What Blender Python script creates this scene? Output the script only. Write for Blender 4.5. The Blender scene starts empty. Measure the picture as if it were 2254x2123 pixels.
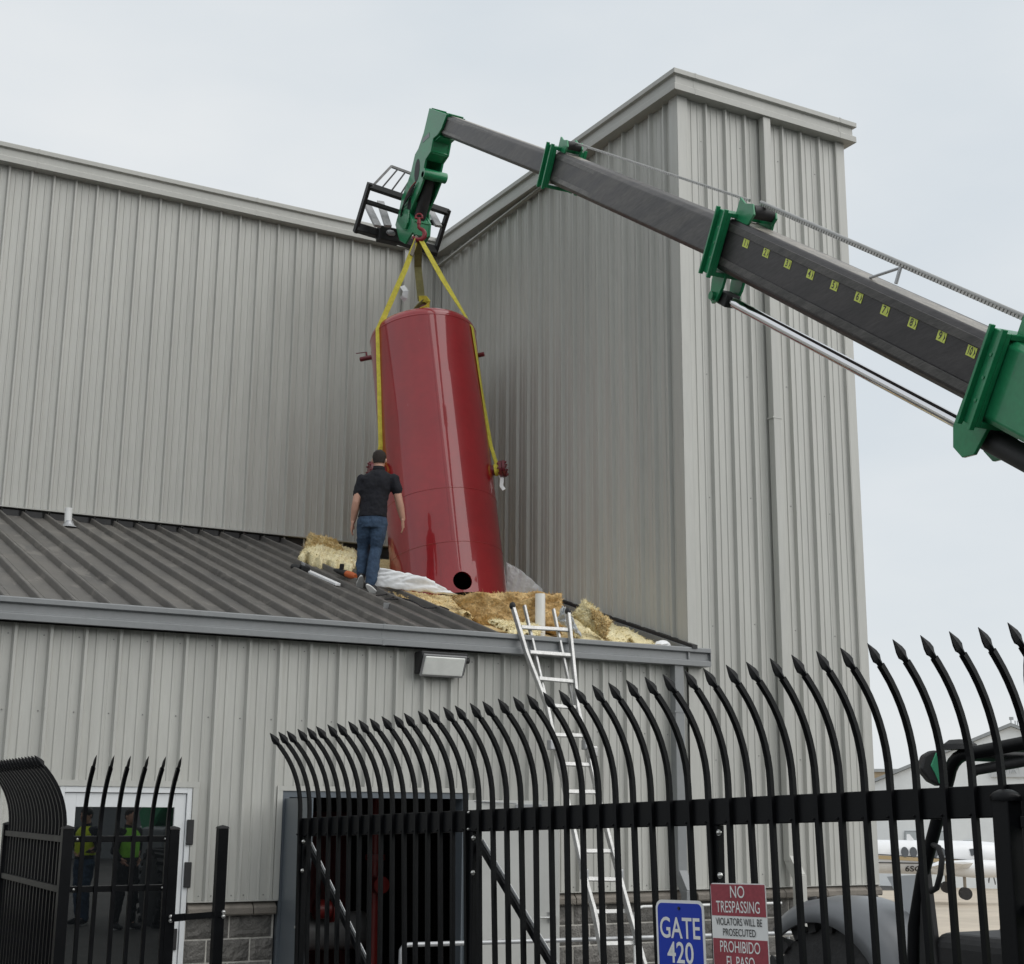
import bpy, bmesh, math, random
from mathutils import Vector, Matrix, noise
random.seed(7)
R = math.radians
scn = bpy.context.scene
# ------------------------------------------------------------------ camera
F_PX, YAW, PITCH, ROLL, H = 3103.1, 0.5112, 0.2260, 0.00785, 2.08
CX, CY = 1127.0, 1061.5
cf = Vector((math.sin(YAW)*math.cos(PITCH), math.cos(YAW)*math.cos(PITCH), math.sin(PITCH)))
r0 = Vector((math.cos(YAW), -math.sin(YAW), 0)); u0 = r0.cross(cf)
cr = math.cos(ROLL)*r0 + math.sin(ROLL)*u0
cu = -math.sin(ROLL)*r0 + math.cos(ROLL)*u0
CAM = Vector((0, 0, H))
cd = bpy.data.cameras.new('camera'); co = bpy.data.objects.new('camera', cd)
scn.collection.objects.link(co); scn.camera = co
co.matrix_world = Matrix(((cr.x, cu.x, -cf.x, 0), (cr.y, cu.y, -cf.y, 0), (cr.z, cu.z, -cf.z, H), (0, 0, 0, 1)))
cd.sensor_fit = 'HORIZONTAL'; cd.sensor_width = 36; cd.lens = 36*F_PX/2254
cd.clip_start = 0.05; cd.clip_end = 2000
# ------------------------------------------------------------------ sky, sun, exposure
SUN_EL, SUN_AZ = 42.0, 142.0       # azimuth clockwise from +Y
w = bpy.data.worlds.new('World'); scn.world = w; w.use_nodes = True
nt = w.node_tree; nt.nodes.clear()
def wn(t): return nt.nodes.new(t)
sky = wn('ShaderNodeTexSky'); sky.sky_type = 'NISHITA'; sky.sun_disc = False
sky.sun_elevation = R(SUN_EL); sky.sun_rotation = R(SUN_AZ); sky.dust_density = 3.0; sky.altitude = 100
tc = wn('ShaderNodeTexCoord'); mp = wn('ShaderNodeMapping'); mp.inputs['Scale'].default_value = (1, 1, 2.6)
cn = wn('ShaderNodeTexNoise'); cn.inputs['Scale'].default_value = 2.3; cn.inputs['Detail'].default_value = 5; cn.inputs['Roughness'].default_value = .5
crmp = wn('ShaderNodeValToRGB')
crmp.color_ramp.elements[0].position = .30; crmp.color_ramp.elements[0].color = (5.75, 6.2, 6.55, 1)
crmp.color_ramp.elements[1].position = .68; crmp.color_ramp.elements[1].color = (7.05, 7.2, 7.25, 1)
mx = wn('ShaderNodeMix'); mx.data_type = 'RGBA'; mx.inputs[0].default_value = .93
bg = wn('ShaderNodeBackground'); bg.inputs['Strength'].default_value = .1
wo = wn('ShaderNodeOutputWorld')
nt.links.new(tc.outputs['Generated'], mp.inputs['Vector']); nt.links.new(mp.outputs['Vector'], cn.inputs['Vector'])
nt.links.new(cn.outputs['Fac'], crmp.inputs['Fac'])
nt.links.new(sky.outputs['Color'], mx.inputs[6]); nt.links.new(crmp.outputs['Color'], mx.inputs[7])
nt.links.new(mx.outputs[2], bg.inputs['Color']); nt.links.new(bg.outputs['Background'], wo.inputs['Surface'])
sd = bpy.data.lights.new('sun', 'SUN'); sd.energy = 1.5; sd.angle = R(75); sd.color = (1, .98, .95)
so = bpy.data.objects.new('sun', sd); scn.collection.objects.link(so)
sdir = Vector((math.sin(R(SUN_AZ))*math.cos(R(SUN_EL)), math.cos(R(SUN_AZ))*math.cos(R(SUN_EL)), math.sin(R(SUN_EL))))
so.rotation_euler = sdir.to_track_quat('Z', 'Y').to_euler(); so.location = (0, -10, 30)
scn.view_settings.view_transform = 'Standard'; scn.view_settings.look = 'None'
scn.view_settings.exposure = 0.30; scn.view_settings.gamma = 1
scn.render.engine = 'CYCLES'
# ------------------------------------------------------------------ pixel -> place
def ray(u, v): return (u-CX)/F_PX*cr - (v-CY)/F_PX*cu + cf
def onY(u, v, Y): d = ray(u, v); return CAM + d*(Y/d.y)
def onX(u, v, X): d = ray(u, v); return CAM + d*(X/d.x)
def onZ(u, v, Z): d = ray(u, v); return CAM + d*((Z-H)/d.z)
def dep(u, v, t): return CAM + ray(u, v)*t
HF = Vector((math.sin(YAW), math.cos(YAW), 0)); HR = Vector((math.cos(YAW), -math.sin(YAW), 0))
def onP(u, v, P0, off=0.0, n=HF):       # vertical plane through P0 with normal n
    d = ray(u, v); t = (P0 + n*off - CAM).dot(n)/d.dot(n); return CAM + d*t
YL, YW, XR, XT2 = 19.40, 12.86, 9.512, 12.12
ZE, ZTOP = 3.80, 5.83                   # roof plane heights at the eave and at the tall wall
RS = (ZTOP-ZE)/(YL-YW)
def zroof(Y): return ZE + RS*(Y-YW)
def onroof(u, v, off=0.0):
    d = ray(u, v); t = (ZE+off-RS*YW-H)/(d.z-RS*d.y); return CAM + d*t
RN = Vector((0, -RS, 1)).normalized()   # roof normal
def gz(Y):                              # ground rises gently from the building to the camera
    return .034*max(0, min(9.5-Y, 9.5))
# ------------------------------------------------------------------ mesh helpers
ORG = {}
def frame(p0, p1):
    z = (p1-p0).normalized(); a = Vector((0, 0, 1)) if abs(z.z) < .95 else Vector((0, 1, 0))
    x = a.cross(z).normalized(); return x, z.cross(x), z
class MB:
    def __init__(s): s.v = []; s.f = []
    def add(s, vs, fs):
        n = len(s.v); s.v += [Vector(q) for q in vs]; s.f += [tuple(i+n for i in f) for f in fs]; return s
    def obox(s, c, ax, ay, az):         # centre and three half vectors
        c = Vector(c); ax, ay, az = Vector(ax), Vector(ay), Vector(az)
        vs = [c+i*ax+j*ay+k*az for i in (-1, 1) for j in (-1, 1) for k in (-1, 1)]
        fs = [(0, 1, 3, 2), (4, 6, 7, 5), (0, 4, 5, 1), (2, 3, 7, 6), (0, 2, 6, 4), (1, 5, 7, 3)]
        if ax.cross(ay).dot(az) < 0: fs = [f[::-1] for f in fs]
        return s.add(vs, fs)
    def box(s, x0, x1, y0, y1, z0, z1):
        return s.obox(((x0+x1)/2, (y0+y1)/2, (z0+z1)/2), ((x1-x0)/2, 0, 0), (0, (y1-y0)/2, 0), (0, 0, (z1-z0)/2))
    def bar(s, p0, p1, wd, hg, up=None):
        p0, p1 = Vector(p0), Vector(p1); x, y, z = frame(p0, p1)
        if up is not None:
            x = Vector(up).cross(z).normalized(); y = z.cross(x)
        return s.obox((p0+p1)/2, x*wd/2, y*hg/2, (p1-p0)/2)
    def cyl(s, p0, p1, r0_, r1_=None, n=14, cap=True):
        p0, p1 = Vector(p0), Vector(p1); r1_ = r0_ if r1_ is None else r1_; x, y, z = frame(p0, p1)
        vs = []
        for p, r in ((p0, r0_), (p1, r1_)):
            vs += [p + (x*math.cos(2*math.pi*i/n)+y*math.sin(2*math.pi*i/n))*r for i in range(n)]
        fs = [(i, (i+1) % n, n+(i+1) % n, n+i) for i in range(n)]
        if cap: fs += [tuple(range(n))[::-1], tuple(range(n, 2*n))]
        return s.add(vs, fs)
    def tube(s, pts, r, n=10, sq=False, up=None):
        pts = [Vector(q) for q in pts]; vs = []; m = 4 if sq else n; px = None
        rs = r if isinstance(r, (list, tuple)) else [r]*len(pts)
        for k, q in enumerate(pts):
            t = (pts[min(k+1, len(pts)-1)]-pts[max(k-1, 0)]).normalized()
            if px is None:
                a = Vector(up) if up is not None else (Vector((0, 0, 1)) if abs(t.z) < .9 else Vector((0, 1, 0)))
                x = (a - t*a.dot(t)).normalized()
            else: x = (px - t*px.dot(t)).normalized()
            px = x; y = t.cross(x)
            for i in range(m):
                an = 2*math.pi*(i+(.5 if sq else 0))/m; rr = rs[k]*(1.4142 if sq else 1)
                vs.append(q + (x*math.cos(an)+y*math.sin(an))*rr)
        fs = [(k*m+i, k*m+(i+1) % m, (k+1)*m+(i+1) % m, (k+1)*m+i) for k in range(len(pts)-1) for i in range(m)]
        fs += [tuple(range(m))[::-1], tuple(range((len(pts)-1)*m, len(pts)*m))]
        return s.add(vs, fs)
    def ribbon(s, pts, wd, th, side):   # flat strap along pts; side = width direction(s)
        pts = [Vector(q) for q in pts]; vs = []
        for k, q in enumerate(pts):
            t = (pts[min(k+1, len(pts)-1)]-pts[max(k-1, 0)]).normalized()
            a = Vector(side[k]) if isinstance(side, list) else Vector(side); a = (a-t*a.dot(t)).normalized(); b = t.cross(a)
            for i, j in ((-1, -1), (1, -1), (1, 1), (-1, 1)): vs.append(q+a*i*wd/2+b*j*th/2)
        n = len(pts)
        fs = [(k*4+i, k*4+(i+1) % 4, k*4+4+(i+1) % 4, k*4+4+i) for k in range(n-1) for i in range(4)]
        fs += [(3, 2, 1, 0), tuple(range(4*n-4, 4*n))]
        return s.add(vs, fs)
    def prism(s, poly, o, ax, ay, th):  # 2D polygon in frame (o, ax, ay) extruded by +-th/2 along ax x ay
        o, ax, ay = Vector(o), Vector(ax), Vector(ay); nz = ax.cross(ay).normalized(); n = len(poly)
        vs = [o+ax*a+ay*b-nz*th/2 for a, b in poly]+[o+ax*a+ay*b+nz*th/2 for a, b in poly]
        area = sum(poly[i][0]*poly[(i+1) % n][1]-poly[(i+1) % n][0]*poly[i][1] for i in range(n))
        fs = [(i, (i+1) % n, n+(i+1) % n, n+i) for i in range(n)]+[tuple(range(n))[::-1], tuple(range(n, 2*n))]
        if area < 0: fs = [f[::-1] for f in fs]
        return s.add(vs, fs)
    def lathe(s, o, ax, prof, n=40, ref=None):  # prof: (h, r) along axis
        o, ax = Vector(o), Vector(ax).normalized(); x, y, z = frame(Vector(), ax); vs = []
        for h, r in prof: vs += [o+ax*h+(x*math.cos(2*math.pi*i/n)+y*math.sin(2*math.pi*i/n))*max(r, 1e-4) for i in range(n)]
        fs = [(k*n+i, k*n+(i+1) % n, (k+1)*n+(i+1) % n, (k+1)*n+i) for k in range(len(prof)-1) for i in range(n)]
        fs += [tuple(range(n))[::-1], tuple(range((len(prof)-1)*n, len(prof)*n))]
        return s.add(vs, fs)
    def sphere(s, c, r, n=12, sc=(1, 1, 1)):
        c = Vector(c); vs = []; m = n//2+1
        for k in range(m):
            a = -math.pi/2+math.pi*k/(m-1)
            vs += [c+Vector((math.cos(a)*math.cos(2*math.pi*i/n)*sc[0], math.cos(a)*math.sin(2*math.pi*i/n)*sc[1], math.sin(a)*sc[2]))*r for i in range(n)]
        return s.add(vs, [(k*n+i, k*n+(i+1) % n, (k+1)*n+(i+1) % n, (k+1)*n+i) for k in range(m-1) for i in range(n)])
    def mesh(s, name, org=Vector()):
        me = bpy.data.meshes.new(name); me.from_pydata([tuple(q-org) for q in s.v], [], s.f); me.validate(); return me
    def build(s, name, mat, parent=None, smooth=False, bevel=0, seg=2, label=None):
        org = ORG.get(parent.name, Vector()) if parent else Vector()
        me = s.mesh(name, org); me.materials.append(mat)
        return link(name, me, parent, smooth, bevel, seg, label)
def link(name, me, parent=None, smooth=False, bevel=0, seg=2, label=None):
    o = bpy.data.objects.new(name, me); scn.collection.objects.link(o)
    if parent: o.parent = parent; ORG[o.name] = ORG.get(parent.name, Vector())
    else: ORG[o.name] = Vector()
    if smooth:
        for p in me.polygons: p.use_smooth = True
        try: me.set_sharp_from_angle(angle=R(38))
        except Exception: pass
    if bevel:
        b = o.modifiers.new('bevel', 'BEVEL'); b.width = bevel; b.segments = seg; b.limit_method = 'ANGLE'; b.angle_limit = R(35)
    if label: o['label'] = label
    return o
def thing(name, loc, label, cat, group=None):
    o = bpy.data.objects.new(name, None); scn.collection.objects.link(o); o.location = loc; ORG[o.name] = Vector(loc)
    o.empty_display_size = .1
    return tag(o, label, cat, group)
def tag(o, label, cat, group=None):
    o['label'] = label; o['category'] = cat
    if group: o['group'] = group
    return o
def place(name, me, parent, mat_world):     # shared mesh, world matrix given, parent not rotated
    o = bpy.data.objects.new(name, me); scn.collection.objects.link(o)
    org = ORG.get(parent.name, Vector()) if parent else Vector()
    o.parent = parent; o.matrix_local = Matrix.Translation(-org) @ mat_world; return o
# ------------------------------------------------------------------ materials
MATS = {}
def mat(name, col, rough=.5, metal=0., var=0., vscale=3., bump=0., bscale=40., spec=.5, coat=0., stretch=(1, 1, 1), col2=None, rvar=0., piece=0., detail=5., fine=0., scuff=None):
    if name in MATS: return MATS[name]
    m = bpy.data.materials.new(name); m.use_nodes = True; n = m.node_tree.nodes; l = m.node_tree.links
    b = n['Principled BSDF']; b.inputs['Roughness'].default_value = rough; b.inputs['Metallic'].default_value = metal
    b.inputs['Specular IOR Level'].default_value = spec; b.inputs['Coat Weight'].default_value = coat; b.inputs['Coat Roughness'].default_value = .03
    b.inputs['Base Color'].default_value = (*col, 1)
    t = n.new('ShaderNodeTexCoord'); mpg = n.new('ShaderNodeMapping'); mpg.inputs['Scale'].default_value = stretch
    l.new(t.outputs['Object'], mpg.inputs['Vector'])
    csock = None
    if var or col2 or rvar:
        nz = n.new('ShaderNodeTexNoise'); nz.inputs['Scale'].default_value = vscale; nz.inputs['Detail'].default_value = detail; nz.inputs['Roughness'].default_value = .62
        l.new(mpg.outputs['Vector'], nz.inputs['Vector'])
        rp = n.new('ShaderNodeValToRGB'); rp.color_ramp.elements[0].position = .32; rp.color_ramp.elements[1].position = .70
        c2 = col2 if col2 else tuple(min(1, c*(1+var)) for c in col); c1 = col if col2 else tuple(c*(1-var) for c in col)
        rp.color_ramp.elements[0].color = (*c1, 1); rp.color_ramp.elements[1].color = (*c2, 1)
        l.new(nz.outputs['Fac'], rp.inputs['Fac']); csock = rp.outputs['Color']
        if rvar:
            mr = n.new('ShaderNodeMapRange'); mr.inputs['To Min'].default_value = max(.02, rough-rvar); mr.inputs['To Max'].default_value = min(1, rough+rvar)
            l.new(nz.outputs['Fac'], mr.inputs['Value']); l.new(mr.outputs['Result'], b.inputs['Roughness'])
    if fine and csock:
        n2 = n.new('ShaderNodeTexNoise'); n2.inputs['Scale'].default_value = vscale*9; n2.inputs['Detail'].default_value = 6
        l.new(mpg.outputs['Vector'], n2.inputs['Vector'])
        m2 = n.new('ShaderNodeMix'); m2.data_type = 'RGBA'; m2.blend_type = 'MULTIPLY'; m2.inputs[0].default_value = 1
        r2 = n.new('ShaderNodeMapRange'); r2.inputs['From Min'].default_value = .3; r2.inputs['From Max'].default_value = .7; r2.inputs['To Min'].default_value = 1-fine; r2.inputs['To Max'].default_value = 1+fine
        l.new(n2.outputs['Fac'], r2.inputs['Value']); l.new(csock, m2.inputs[6]); l.new(r2.outputs['Result'], m2.inputs[7]); csock = m2.outputs[2]
    if piece:
        oi = n.new('ShaderNodeObjectInfo'); mr = n.new('ShaderNodeMapRange'); mr.inputs['To Min'].default_value = 1-piece; mr.inputs['To Max'].default_value = 1+piece
        l.new(oi.outputs['Random'], mr.inputs['Value']); hs = n.new('ShaderNodeHueSaturation'); l.new(mr.outputs['Result'], hs.inputs['Value'])
        if csock: l.new(csock, hs.inputs['Color'])
        else: hs.inputs['Color'].default_value = (*col, 1)
        csock = hs.outputs['Color']
    if scuff and csock:
        m3 = n.new('ShaderNodeMapping'); m3.inputs['Scale'].default_value = scuff[1]; l.new(t.outputs['Object'], m3.inputs['Vector'])
        n3 = n.new('ShaderNodeTexNoise'); n3.inputs['Scale'].default_value = scuff[2]; n3.inputs['Detail'].default_value = 8; n3.inputs['Roughness'].default_value = .7; n3.inputs['Distortion'].default_value = .6; l.new(m3.outputs['Vector'], n3.inputs['Vector'])
        r3 = n.new('ShaderNodeMapRange'); r3.inputs['From Min'].default_value = scuff[3]; r3.inputs['From Max'].default_value = scuff[3]+.03; r3.inputs['To Max'].default_value = scuff[4]; l.new(n3.outputs['Fac'], r3.inputs['Value'])
        x3 = n.new('ShaderNodeMix'); x3.data_type = 'RGBA'; l.new(r3.outputs['Result'], x3.inputs[0]); l.new(csock, x3.inputs[6]); x3.inputs[7].default_value = (*scuff[0], 1); csock = x3.outputs[2]
    if csock: l.new(csock, b.inputs['Base Color'])
    if bump:
        nb = n.new('ShaderNodeTexNoise'); nb.inputs['Scale'].default_value = bscale; nb.inputs['Detail'].default_value = 6
        l.new(mpg.outputs['Vector'], nb.inputs['Vector'])
        bp = n.new('ShaderNodeBump'); bp.inputs['Strength'].default_value = bump; bp.inputs['Distance'].default_value = .02
        l.new(nb.outputs['Fac'], bp.inputs['Height']); l.new(bp.outputs['Normal'], b.inputs['Normal'])
    MATS[name] = m; return m
WALL = mat('painted_wall_steel', (.468, .468, .436), .42, var=.07, vscale=2.2, stretch=(1.6, 1.6, .18), rvar=.08, bump=.10, bscale=1.6, fine=.035, piece=.03, scuff=((.40, .385, .35), (2.2, 2.2, .14), 3.0, .62, .35))
TRIM = mat('painted_trim_steel', (.40, .40, .372), .42, var=.05, vscale=2, rvar=.06, bump=.03, bscale=3, fine=.03)
SLATE = mat('slate_gutter_steel', (.215, .225, .23), .4, var=.06, vscale=2, rvar=.08, bump=.04, bscale=3, fine=.04)
ROOF = mat('dark_roof_steel', (.085, .081, .077), .48, var=.28, vscale=1.3, stretch=(1, .8, 1), rvar=.12, fine=.10, col2=(.145, .134, .12), piece=.06, scuff=((.21, .195, .175), (1.2, .5, 1), 2.6, .57, .5))
BLACK = mat('black_powder_coat', (.0035, .004, .005), .40, var=.25, vscale=6, rvar=.08, bump=.04, bscale=250, spec=.2)
BLACK2 = mat('black_rubber_plastic', (.018, .018, .019), .6, var=.3, vscale=8, bump=.05, bscale=120)
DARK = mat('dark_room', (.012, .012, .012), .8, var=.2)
BLOCK = mat('split_face_block', (.12, .116, .108), .9, var=.3, vscale=9, bump=.9, bscale=45, col2=(.21, .20, .185), piece=.18, fine=.2)
MORTAR = mat('mortar', (.62, .60, .55), .9, var=.15, vscale=14, bump=.5, bscale=60)
SILL = mat('cast_stone_sill', (.20, .18, .155), .85, var=.2, vscale=6, bump=.4, bscale=70, piece=.08)
GREYD = mat('grey_door_paint', (.115, .135, .155), .38, var=.06, vscale=4, rvar=.06)
WHITED = mat('white_door_paint', (.62, .62, .59), .4, var=.04, vscale=4, rvar=.05)
ALUW = mat('white_aluminium_frame', (.72, .74, .75), .35, var=.03, vscale=5)
TANK = mat('red_tank_paint', (.29, .0075, .013), .34, var=.10, vscale=1.1, rvar=.07, bump=.006, bscale=4, spec=.3, coat=1.0, fine=.06, scuff=((.42, .16, .16), (1, 1, .45), 5.5, .695, .5))
TANKD = mat('red_fitting_paint', (.13, .008, .016), .35, var=.25, vscale=12)
GREEN = mat('green_machine_paint', (.015, .215, .088), .33, var=.14, vscale=3, rvar=.1, bump=.02, bscale=18, coat=.25, fine=.08, scuff=((.05, .05, .045), (1, 1, 1), 4.5, .66, .55))
STEEL = mat('worn_boom_steel', (.052, .05, .052), .45, metal=.35, var=.3, vscale=2.2, stretch=(3, .35, 3), rvar=.14, bump=.05, bscale=20, fine=.22, col2=(.13, .122, .115))
GREASE = mat('bright_mill_steel', (.30, .275, .24), .42, metal=.5, var=.35, vscale=3, stretch=(4, .4, 4), rvar=.12, fine=.25)
FLUTE = mat('fluted_boom_steel', (.075, .072, .07), .42, metal=.4, var=.35, vscale=3, stretch=(4, .4, 4), rvar=.12, fine=.3, col2=(.19, .18, .165))
CHROME = mat('chrome_rod', (.75, .75, .77), .08, metal=1)
ZINC = mat('zinc_bolt', (.62, .62, .6), .3, metal=.9)
ALU = mat('ladder_aluminium', (.50, .50, .49), .42, metal=.55, var=.18, vscale=7, rvar=.1, fine=.15)
GALV = mat('galvanised_pipe', (.42, .43, .44), .45, metal=.5, var=.12, vscale=8)
INSUL = mat('yellow_glass_wool', (.58, .41, .18), .95, vscale=6, var=.1, col2=(.80, .66, .38), bump=1.0, bscale=22, fine=.25)
INSULP = mat('pale_glass_wool', (.68, .57, .31), .95, vscale=6, var=.1, col2=(.84, .77, .52), bump=1.0, bscale=22, fine=.18)
INSULB = mat('browned_glass_wool', (.42, .26, .10), .95, vscale=5, var=.1, col2=(.74, .54, .27), bump=1.0, bscale=18, fine=.3)
SHEET = mat('white_vinyl_sheet', (.86, .87, .88), .4, var=.04, vscale=3, bump=.15, bscale=5)
PLAST = mat('clear_grey_plastic', (.50, .52, .53), .25, var=.2, vscale=8, bump=.3, bscale=14)
PVC = mat('white_pvc', (.74, .75, .74), .35, var=.05, vscale=6)
SLING = mat('yellow_webbing', (.62, .55, .07), .8, var=.16, vscale=18, bump=.3, bscale=160, fine=.12)
SLINGD = mat('shaded_olive_webbing', (.155, .14, .052), .85, var=.3, vscale=10, bump=.3, bscale=160)  # yellow webbing with its shade put into the colour
REDH = mat('red_hook_paint', (.22, .012, .02), .4, var=.3, vscale=20)
SKIN = mat('skin', (.52, .29, .21), .5, var=.08, vscale=14)
HAIR = mat('dark_brown_hair', (.022, .014, .010), .7, var=.4, vscale=60, bump=.6, bscale=180)
POLO = mat('black_polo_cloth', (.0045, .005, .010), .85, var=.25, vscale=9, bump=.5, bscale=9)
JEANS = mat('blue_denim', (.018, .038, .075), .85, var=.3, vscale=7, bump=.5, bscale=10, col2=(.042, .08, .14), fine=.2)
SHOEW = mat('white_sole', (.7, .7, .68), .6); SHOEB = mat('black_shoe', (.012, .012, .014), .6, var=.2)
SILVER = mat('silver_grey_plastic', (.15, .158, .168), .32, var=.05, vscale=5, rvar=.06)
TYRE = mat('tyre_rubber', (.034, .034, .035), .8, var=.3, vscale=10, bump=.4, bscale=40)
VEST = mat('hi_vis_yellow', (.62, .75, .02), .7, var=.1, vscale=9); VESTG = mat('hi_vis_green', (.25, .62, .05), .7, var=.1, vscale=9)
SIGNB = mat('sign_blue', (.004, .035, .40), .35, var=.05, vscale=4); SIGNW = mat('sign_white', (.76, .77, .76), .4, var=.04, vscale=8)
SIGNR = mat('faded_sign_red', (.30, .048, .065), .45, var=.14, vscale=9, fine=.12); SIGNK = mat('sign_black', (.03, .03, .032), .5)
STICK = mat('yellow_green_sticker', (.62, .70, .12), .5, var=.06, vscale=20)
PLANEW = mat('aircraft_white', (.78, .79, .80), .25, coat=.3, var=.03, vscale=2); PLANEG = mat('aircraft_gold', (.42, .32, .18), .35)
GLASSD = mat('dark_window_glass', (.06, .065, .07), .1, spec=.8)
HANG = mat('pale_hangar_steel', (.74, .77, .78), .5, var=.05, vscale=.6); HANGD = mat('hangar_grey', (.30, .32, .33), .5, var=.08)  # distance haze is put into the paler hangar colour
BRASS = mat('old_brass', (.36, .15, .075), .45, metal=.5, var=.2, vscale=20)
ORANGE = mat('orange_tool_plastic', (.55, .12, .03), .5, var=.1)
def mirror_glass():
    m = bpy.data.materials.new('tinted_reflective_glass'); m.use_nodes = True; n = m.node_tree.nodes; l = m.node_tree.links
    n.remove(n['Principled BSDF']); o = n['Material Output']
    g = n.new('ShaderNodeBsdfGlossy'); g.inputs['Roughness'].default_value = .012; g.inputs['Color'].default_value = (.85, .88, .88, 1)
    d = n.new('ShaderNodeBsdfDiffuse'); d.inputs['Color'].default_value = (.006, .007, .008, 1)
    f = n.new('ShaderNodeFresnel'); f.inputs['IOR'].default_value = 1.9
    mxs = n.new('ShaderNodeMixShader'); ad = n.new('ShaderNodeMath'); ad.operation = 'ADD'; ad.inputs[1].default_value = .17; ad.use_clamp = True
    l.new(f.outputs[0], ad.inputs[0]); l.new(ad.outputs[0], mxs.inputs[0]); l.new(d.outputs[0], mxs.inputs[1]); l.new(g.outputs[0], mxs.inputs[2]); l.new(mxs.outputs[0], o.inputs['Surface'])
    return m
MGLASS = mirror_glass()
# ------------------------------------------------------------------ text
def text_part(name, s, mat_, parent, o, ax, ay, size, sx=1., off=.002, bold=0., align='CENTER', th=.0015, sub=None):
    cu_ = bpy.data.curves.new('t', 'FONT'); cu_.body = s; cu_.size = 1; cu_.align_x = align; cu_.align_y = 'CENTER'; cu_.extrude = 0; cu_.offset = bold; cu_.resolution_u = 4
    to = bpy.data.objects.new('t', cu_); scn.collection.objects.link(to)
    dg = bpy.context.evaluated_depsgraph_get(); me0 = bpy.data.meshes.new_from_object(to.evaluated_get(dg))
    bpy.data.objects.remove(to); bpy.data.curves.remove(cu_)
    ax, ay = Vector(ax).normalized(), Vector(ay).normalized(); nz = ax.cross(ay); m = MB(); o = Vector(o)
    m.add([o+ax*q.co.x*size*sx+ay*q.co.y*size+nz*off for q in me0.vertices], [tuple(p.vertices) for p in me0.polygons])
    bpy.data.meshes.remove(me0)
    return m.build(name, mat_, parent)
# ================================================================== SETTING
def gheight(x, y):                      # the airfield beyond the building falls away gently
    sd = x*HF.x+y*HF.y
    return gz(y)-.043*max(0, min(sd, 110)-17.5)*(1 if y > 5 or x > 12 else 0)
def sheet(name, xs, ys, m_, dz=0, f=gheight):
    m = MB(); n = len(xs); m.add([(x, y, f(x, y)+dz) for y in ys for x in xs], [(j*n+i, j*n+i+1, (j+1)*n+i+1, (j+1)*n+i) for j in range(len(ys)-1) for i in range(n-1)])
    o = m.build(name, m_); o['kind'] = 'structure'; return o
def setting():
    sheet('ground', [-400, -200, -80, -30, -10]+[i*2.5 for i in range(0, 25)]+[70, 80, 90, 100, 120, 150, 200, 300, 500], [-400, -100, -30, -6, 0]+[i*.5 for i in range(1, 20)]+[10+2.5*i for i in range(25)]+[80, 100, 120, 150, 250, 500],
          mat('worn_asphalt', (.055, .053, .05), .9, var=.3, vscale=.7, bump=.5, bscale=60, fine=.2))
    sheet('apron', [16+3*i for i in range(20)]+[80, 90, 100, 120, 150, 200, 300], [11, 13]+[15+3*i for i in range(20)]+[80, 90, 100, 120, 150, 250, 400],
          mat('tan_concrete_apron', (.46, .40, .32), .85, var=.12, vscale=.25, bump=.2, bscale=20, fine=.08), dz=.006)
    sheet('pavement', [1.0+i*.5 for i in range(24)], [YW-1.5, YW-.02], mat('grey_concrete_walk', (.32, .31, .29), .85, var=.15, vscale=1.2, bump=.3, bscale=50, fine=.1), dz=.006)
setting()
# ================================================================== BUILDING
B = thing('metal_building', (XR, YW, 0), 'pale grey ribbed steel building with tall block, lean-to roof and block base', 'building')
PITCH_R = .3048
PROF = [(-.015, 0), (0, .044), (.024, .044), (.042, 0), (.098, 0), (.106, .009), (.118, .009), (.126, 0), (.196, 0), (.204, .009), (.216, .009), (.224, 0)]
def wall_profile(a, b, ph):
    k0 = int(math.floor((a-ph)/PITCH_R))-1; pts = []
    for k in range(k0, int((b-ph)/PITCH_R)+2):
        pts += [(ph+k*PITCH_R+x, h) for x, h in PROF]
    def hh(x):
        for (x0, h0), (x1, h1) in zip(pts, pts[1:]):
            if x0 <= x <= x1: return h0+(h1-h0)*(x-x0)/max(1e-9, x1-x0)
        return 0
    return [(a, hh(a))]+[q for q in pts if a+1e-4 < q[0] < b-1e-4]+[(b, hh(b))]
def panel(a, b, ph, z0, z1, o, ax, nrm, parent=B, mat_=WALL, off=0, name='wall_panel'):
    o, ax, nrm = Vector(o), Vector(ax), Vector(nrm); pr = wall_profile(a, b, ph); m = MB(); n = len(pr); vs = []
    zs = [z0(p[0]) if callable(z0) else z0 for p in pr]
    for z_ in (zs, [z1]*n): vs += [o+ax*x+nrm*(h+off)+Vector((0, 0, z)) for (x, h), z in zip(pr, z_)]
    fs = [(i, i+1, n+i+1, n+i) for i in range(n-1)]
    if ax.cross(Vector((0, 0, 1))).dot(nrm) < 0: fs = [f[::-1] for f in fs]
    return m.add(vs, fs).build(name, mat_, parent)
def wall_run(a, b, ph, z0, z1, o, ax, nrm, openings=(), skip=None):
    k = math.floor((a-ph+.07)/(3*PITCH_R)); i = 0
    while True:
        x0 = ph-.07+k*3*PITCH_R; x1 = x0+3*PITCH_R; k += 1
        if x0 >= b-.01: break
        x0, x1 = max(a, x0), min(b, x1)
        if x1-x0 < .02: continue
        cuts = sorted({x0, x1}|{c for op in openings for c in op[:2] if x0 < c < x1})
        for c0, c1 in zip(cuts, cuts[1:]):
            mid = (c0+c1)/2; zz = z0
            for op in openings:
                if op[0] < mid < op[1]: zz = op[2]
            panel(c0, c1, ph, zz, z1, o, ax, nrm, off=.0015*(i % 2))
        i += 1
ZS = 1.22
ox0, ox1 = 2.72, onY(417, 1800, YW).x; OH = 2.22
dx0, dx1 = onY(614, 1800, YW).x, onY(1029, 1800, YW).x; DH = 2.205
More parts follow.
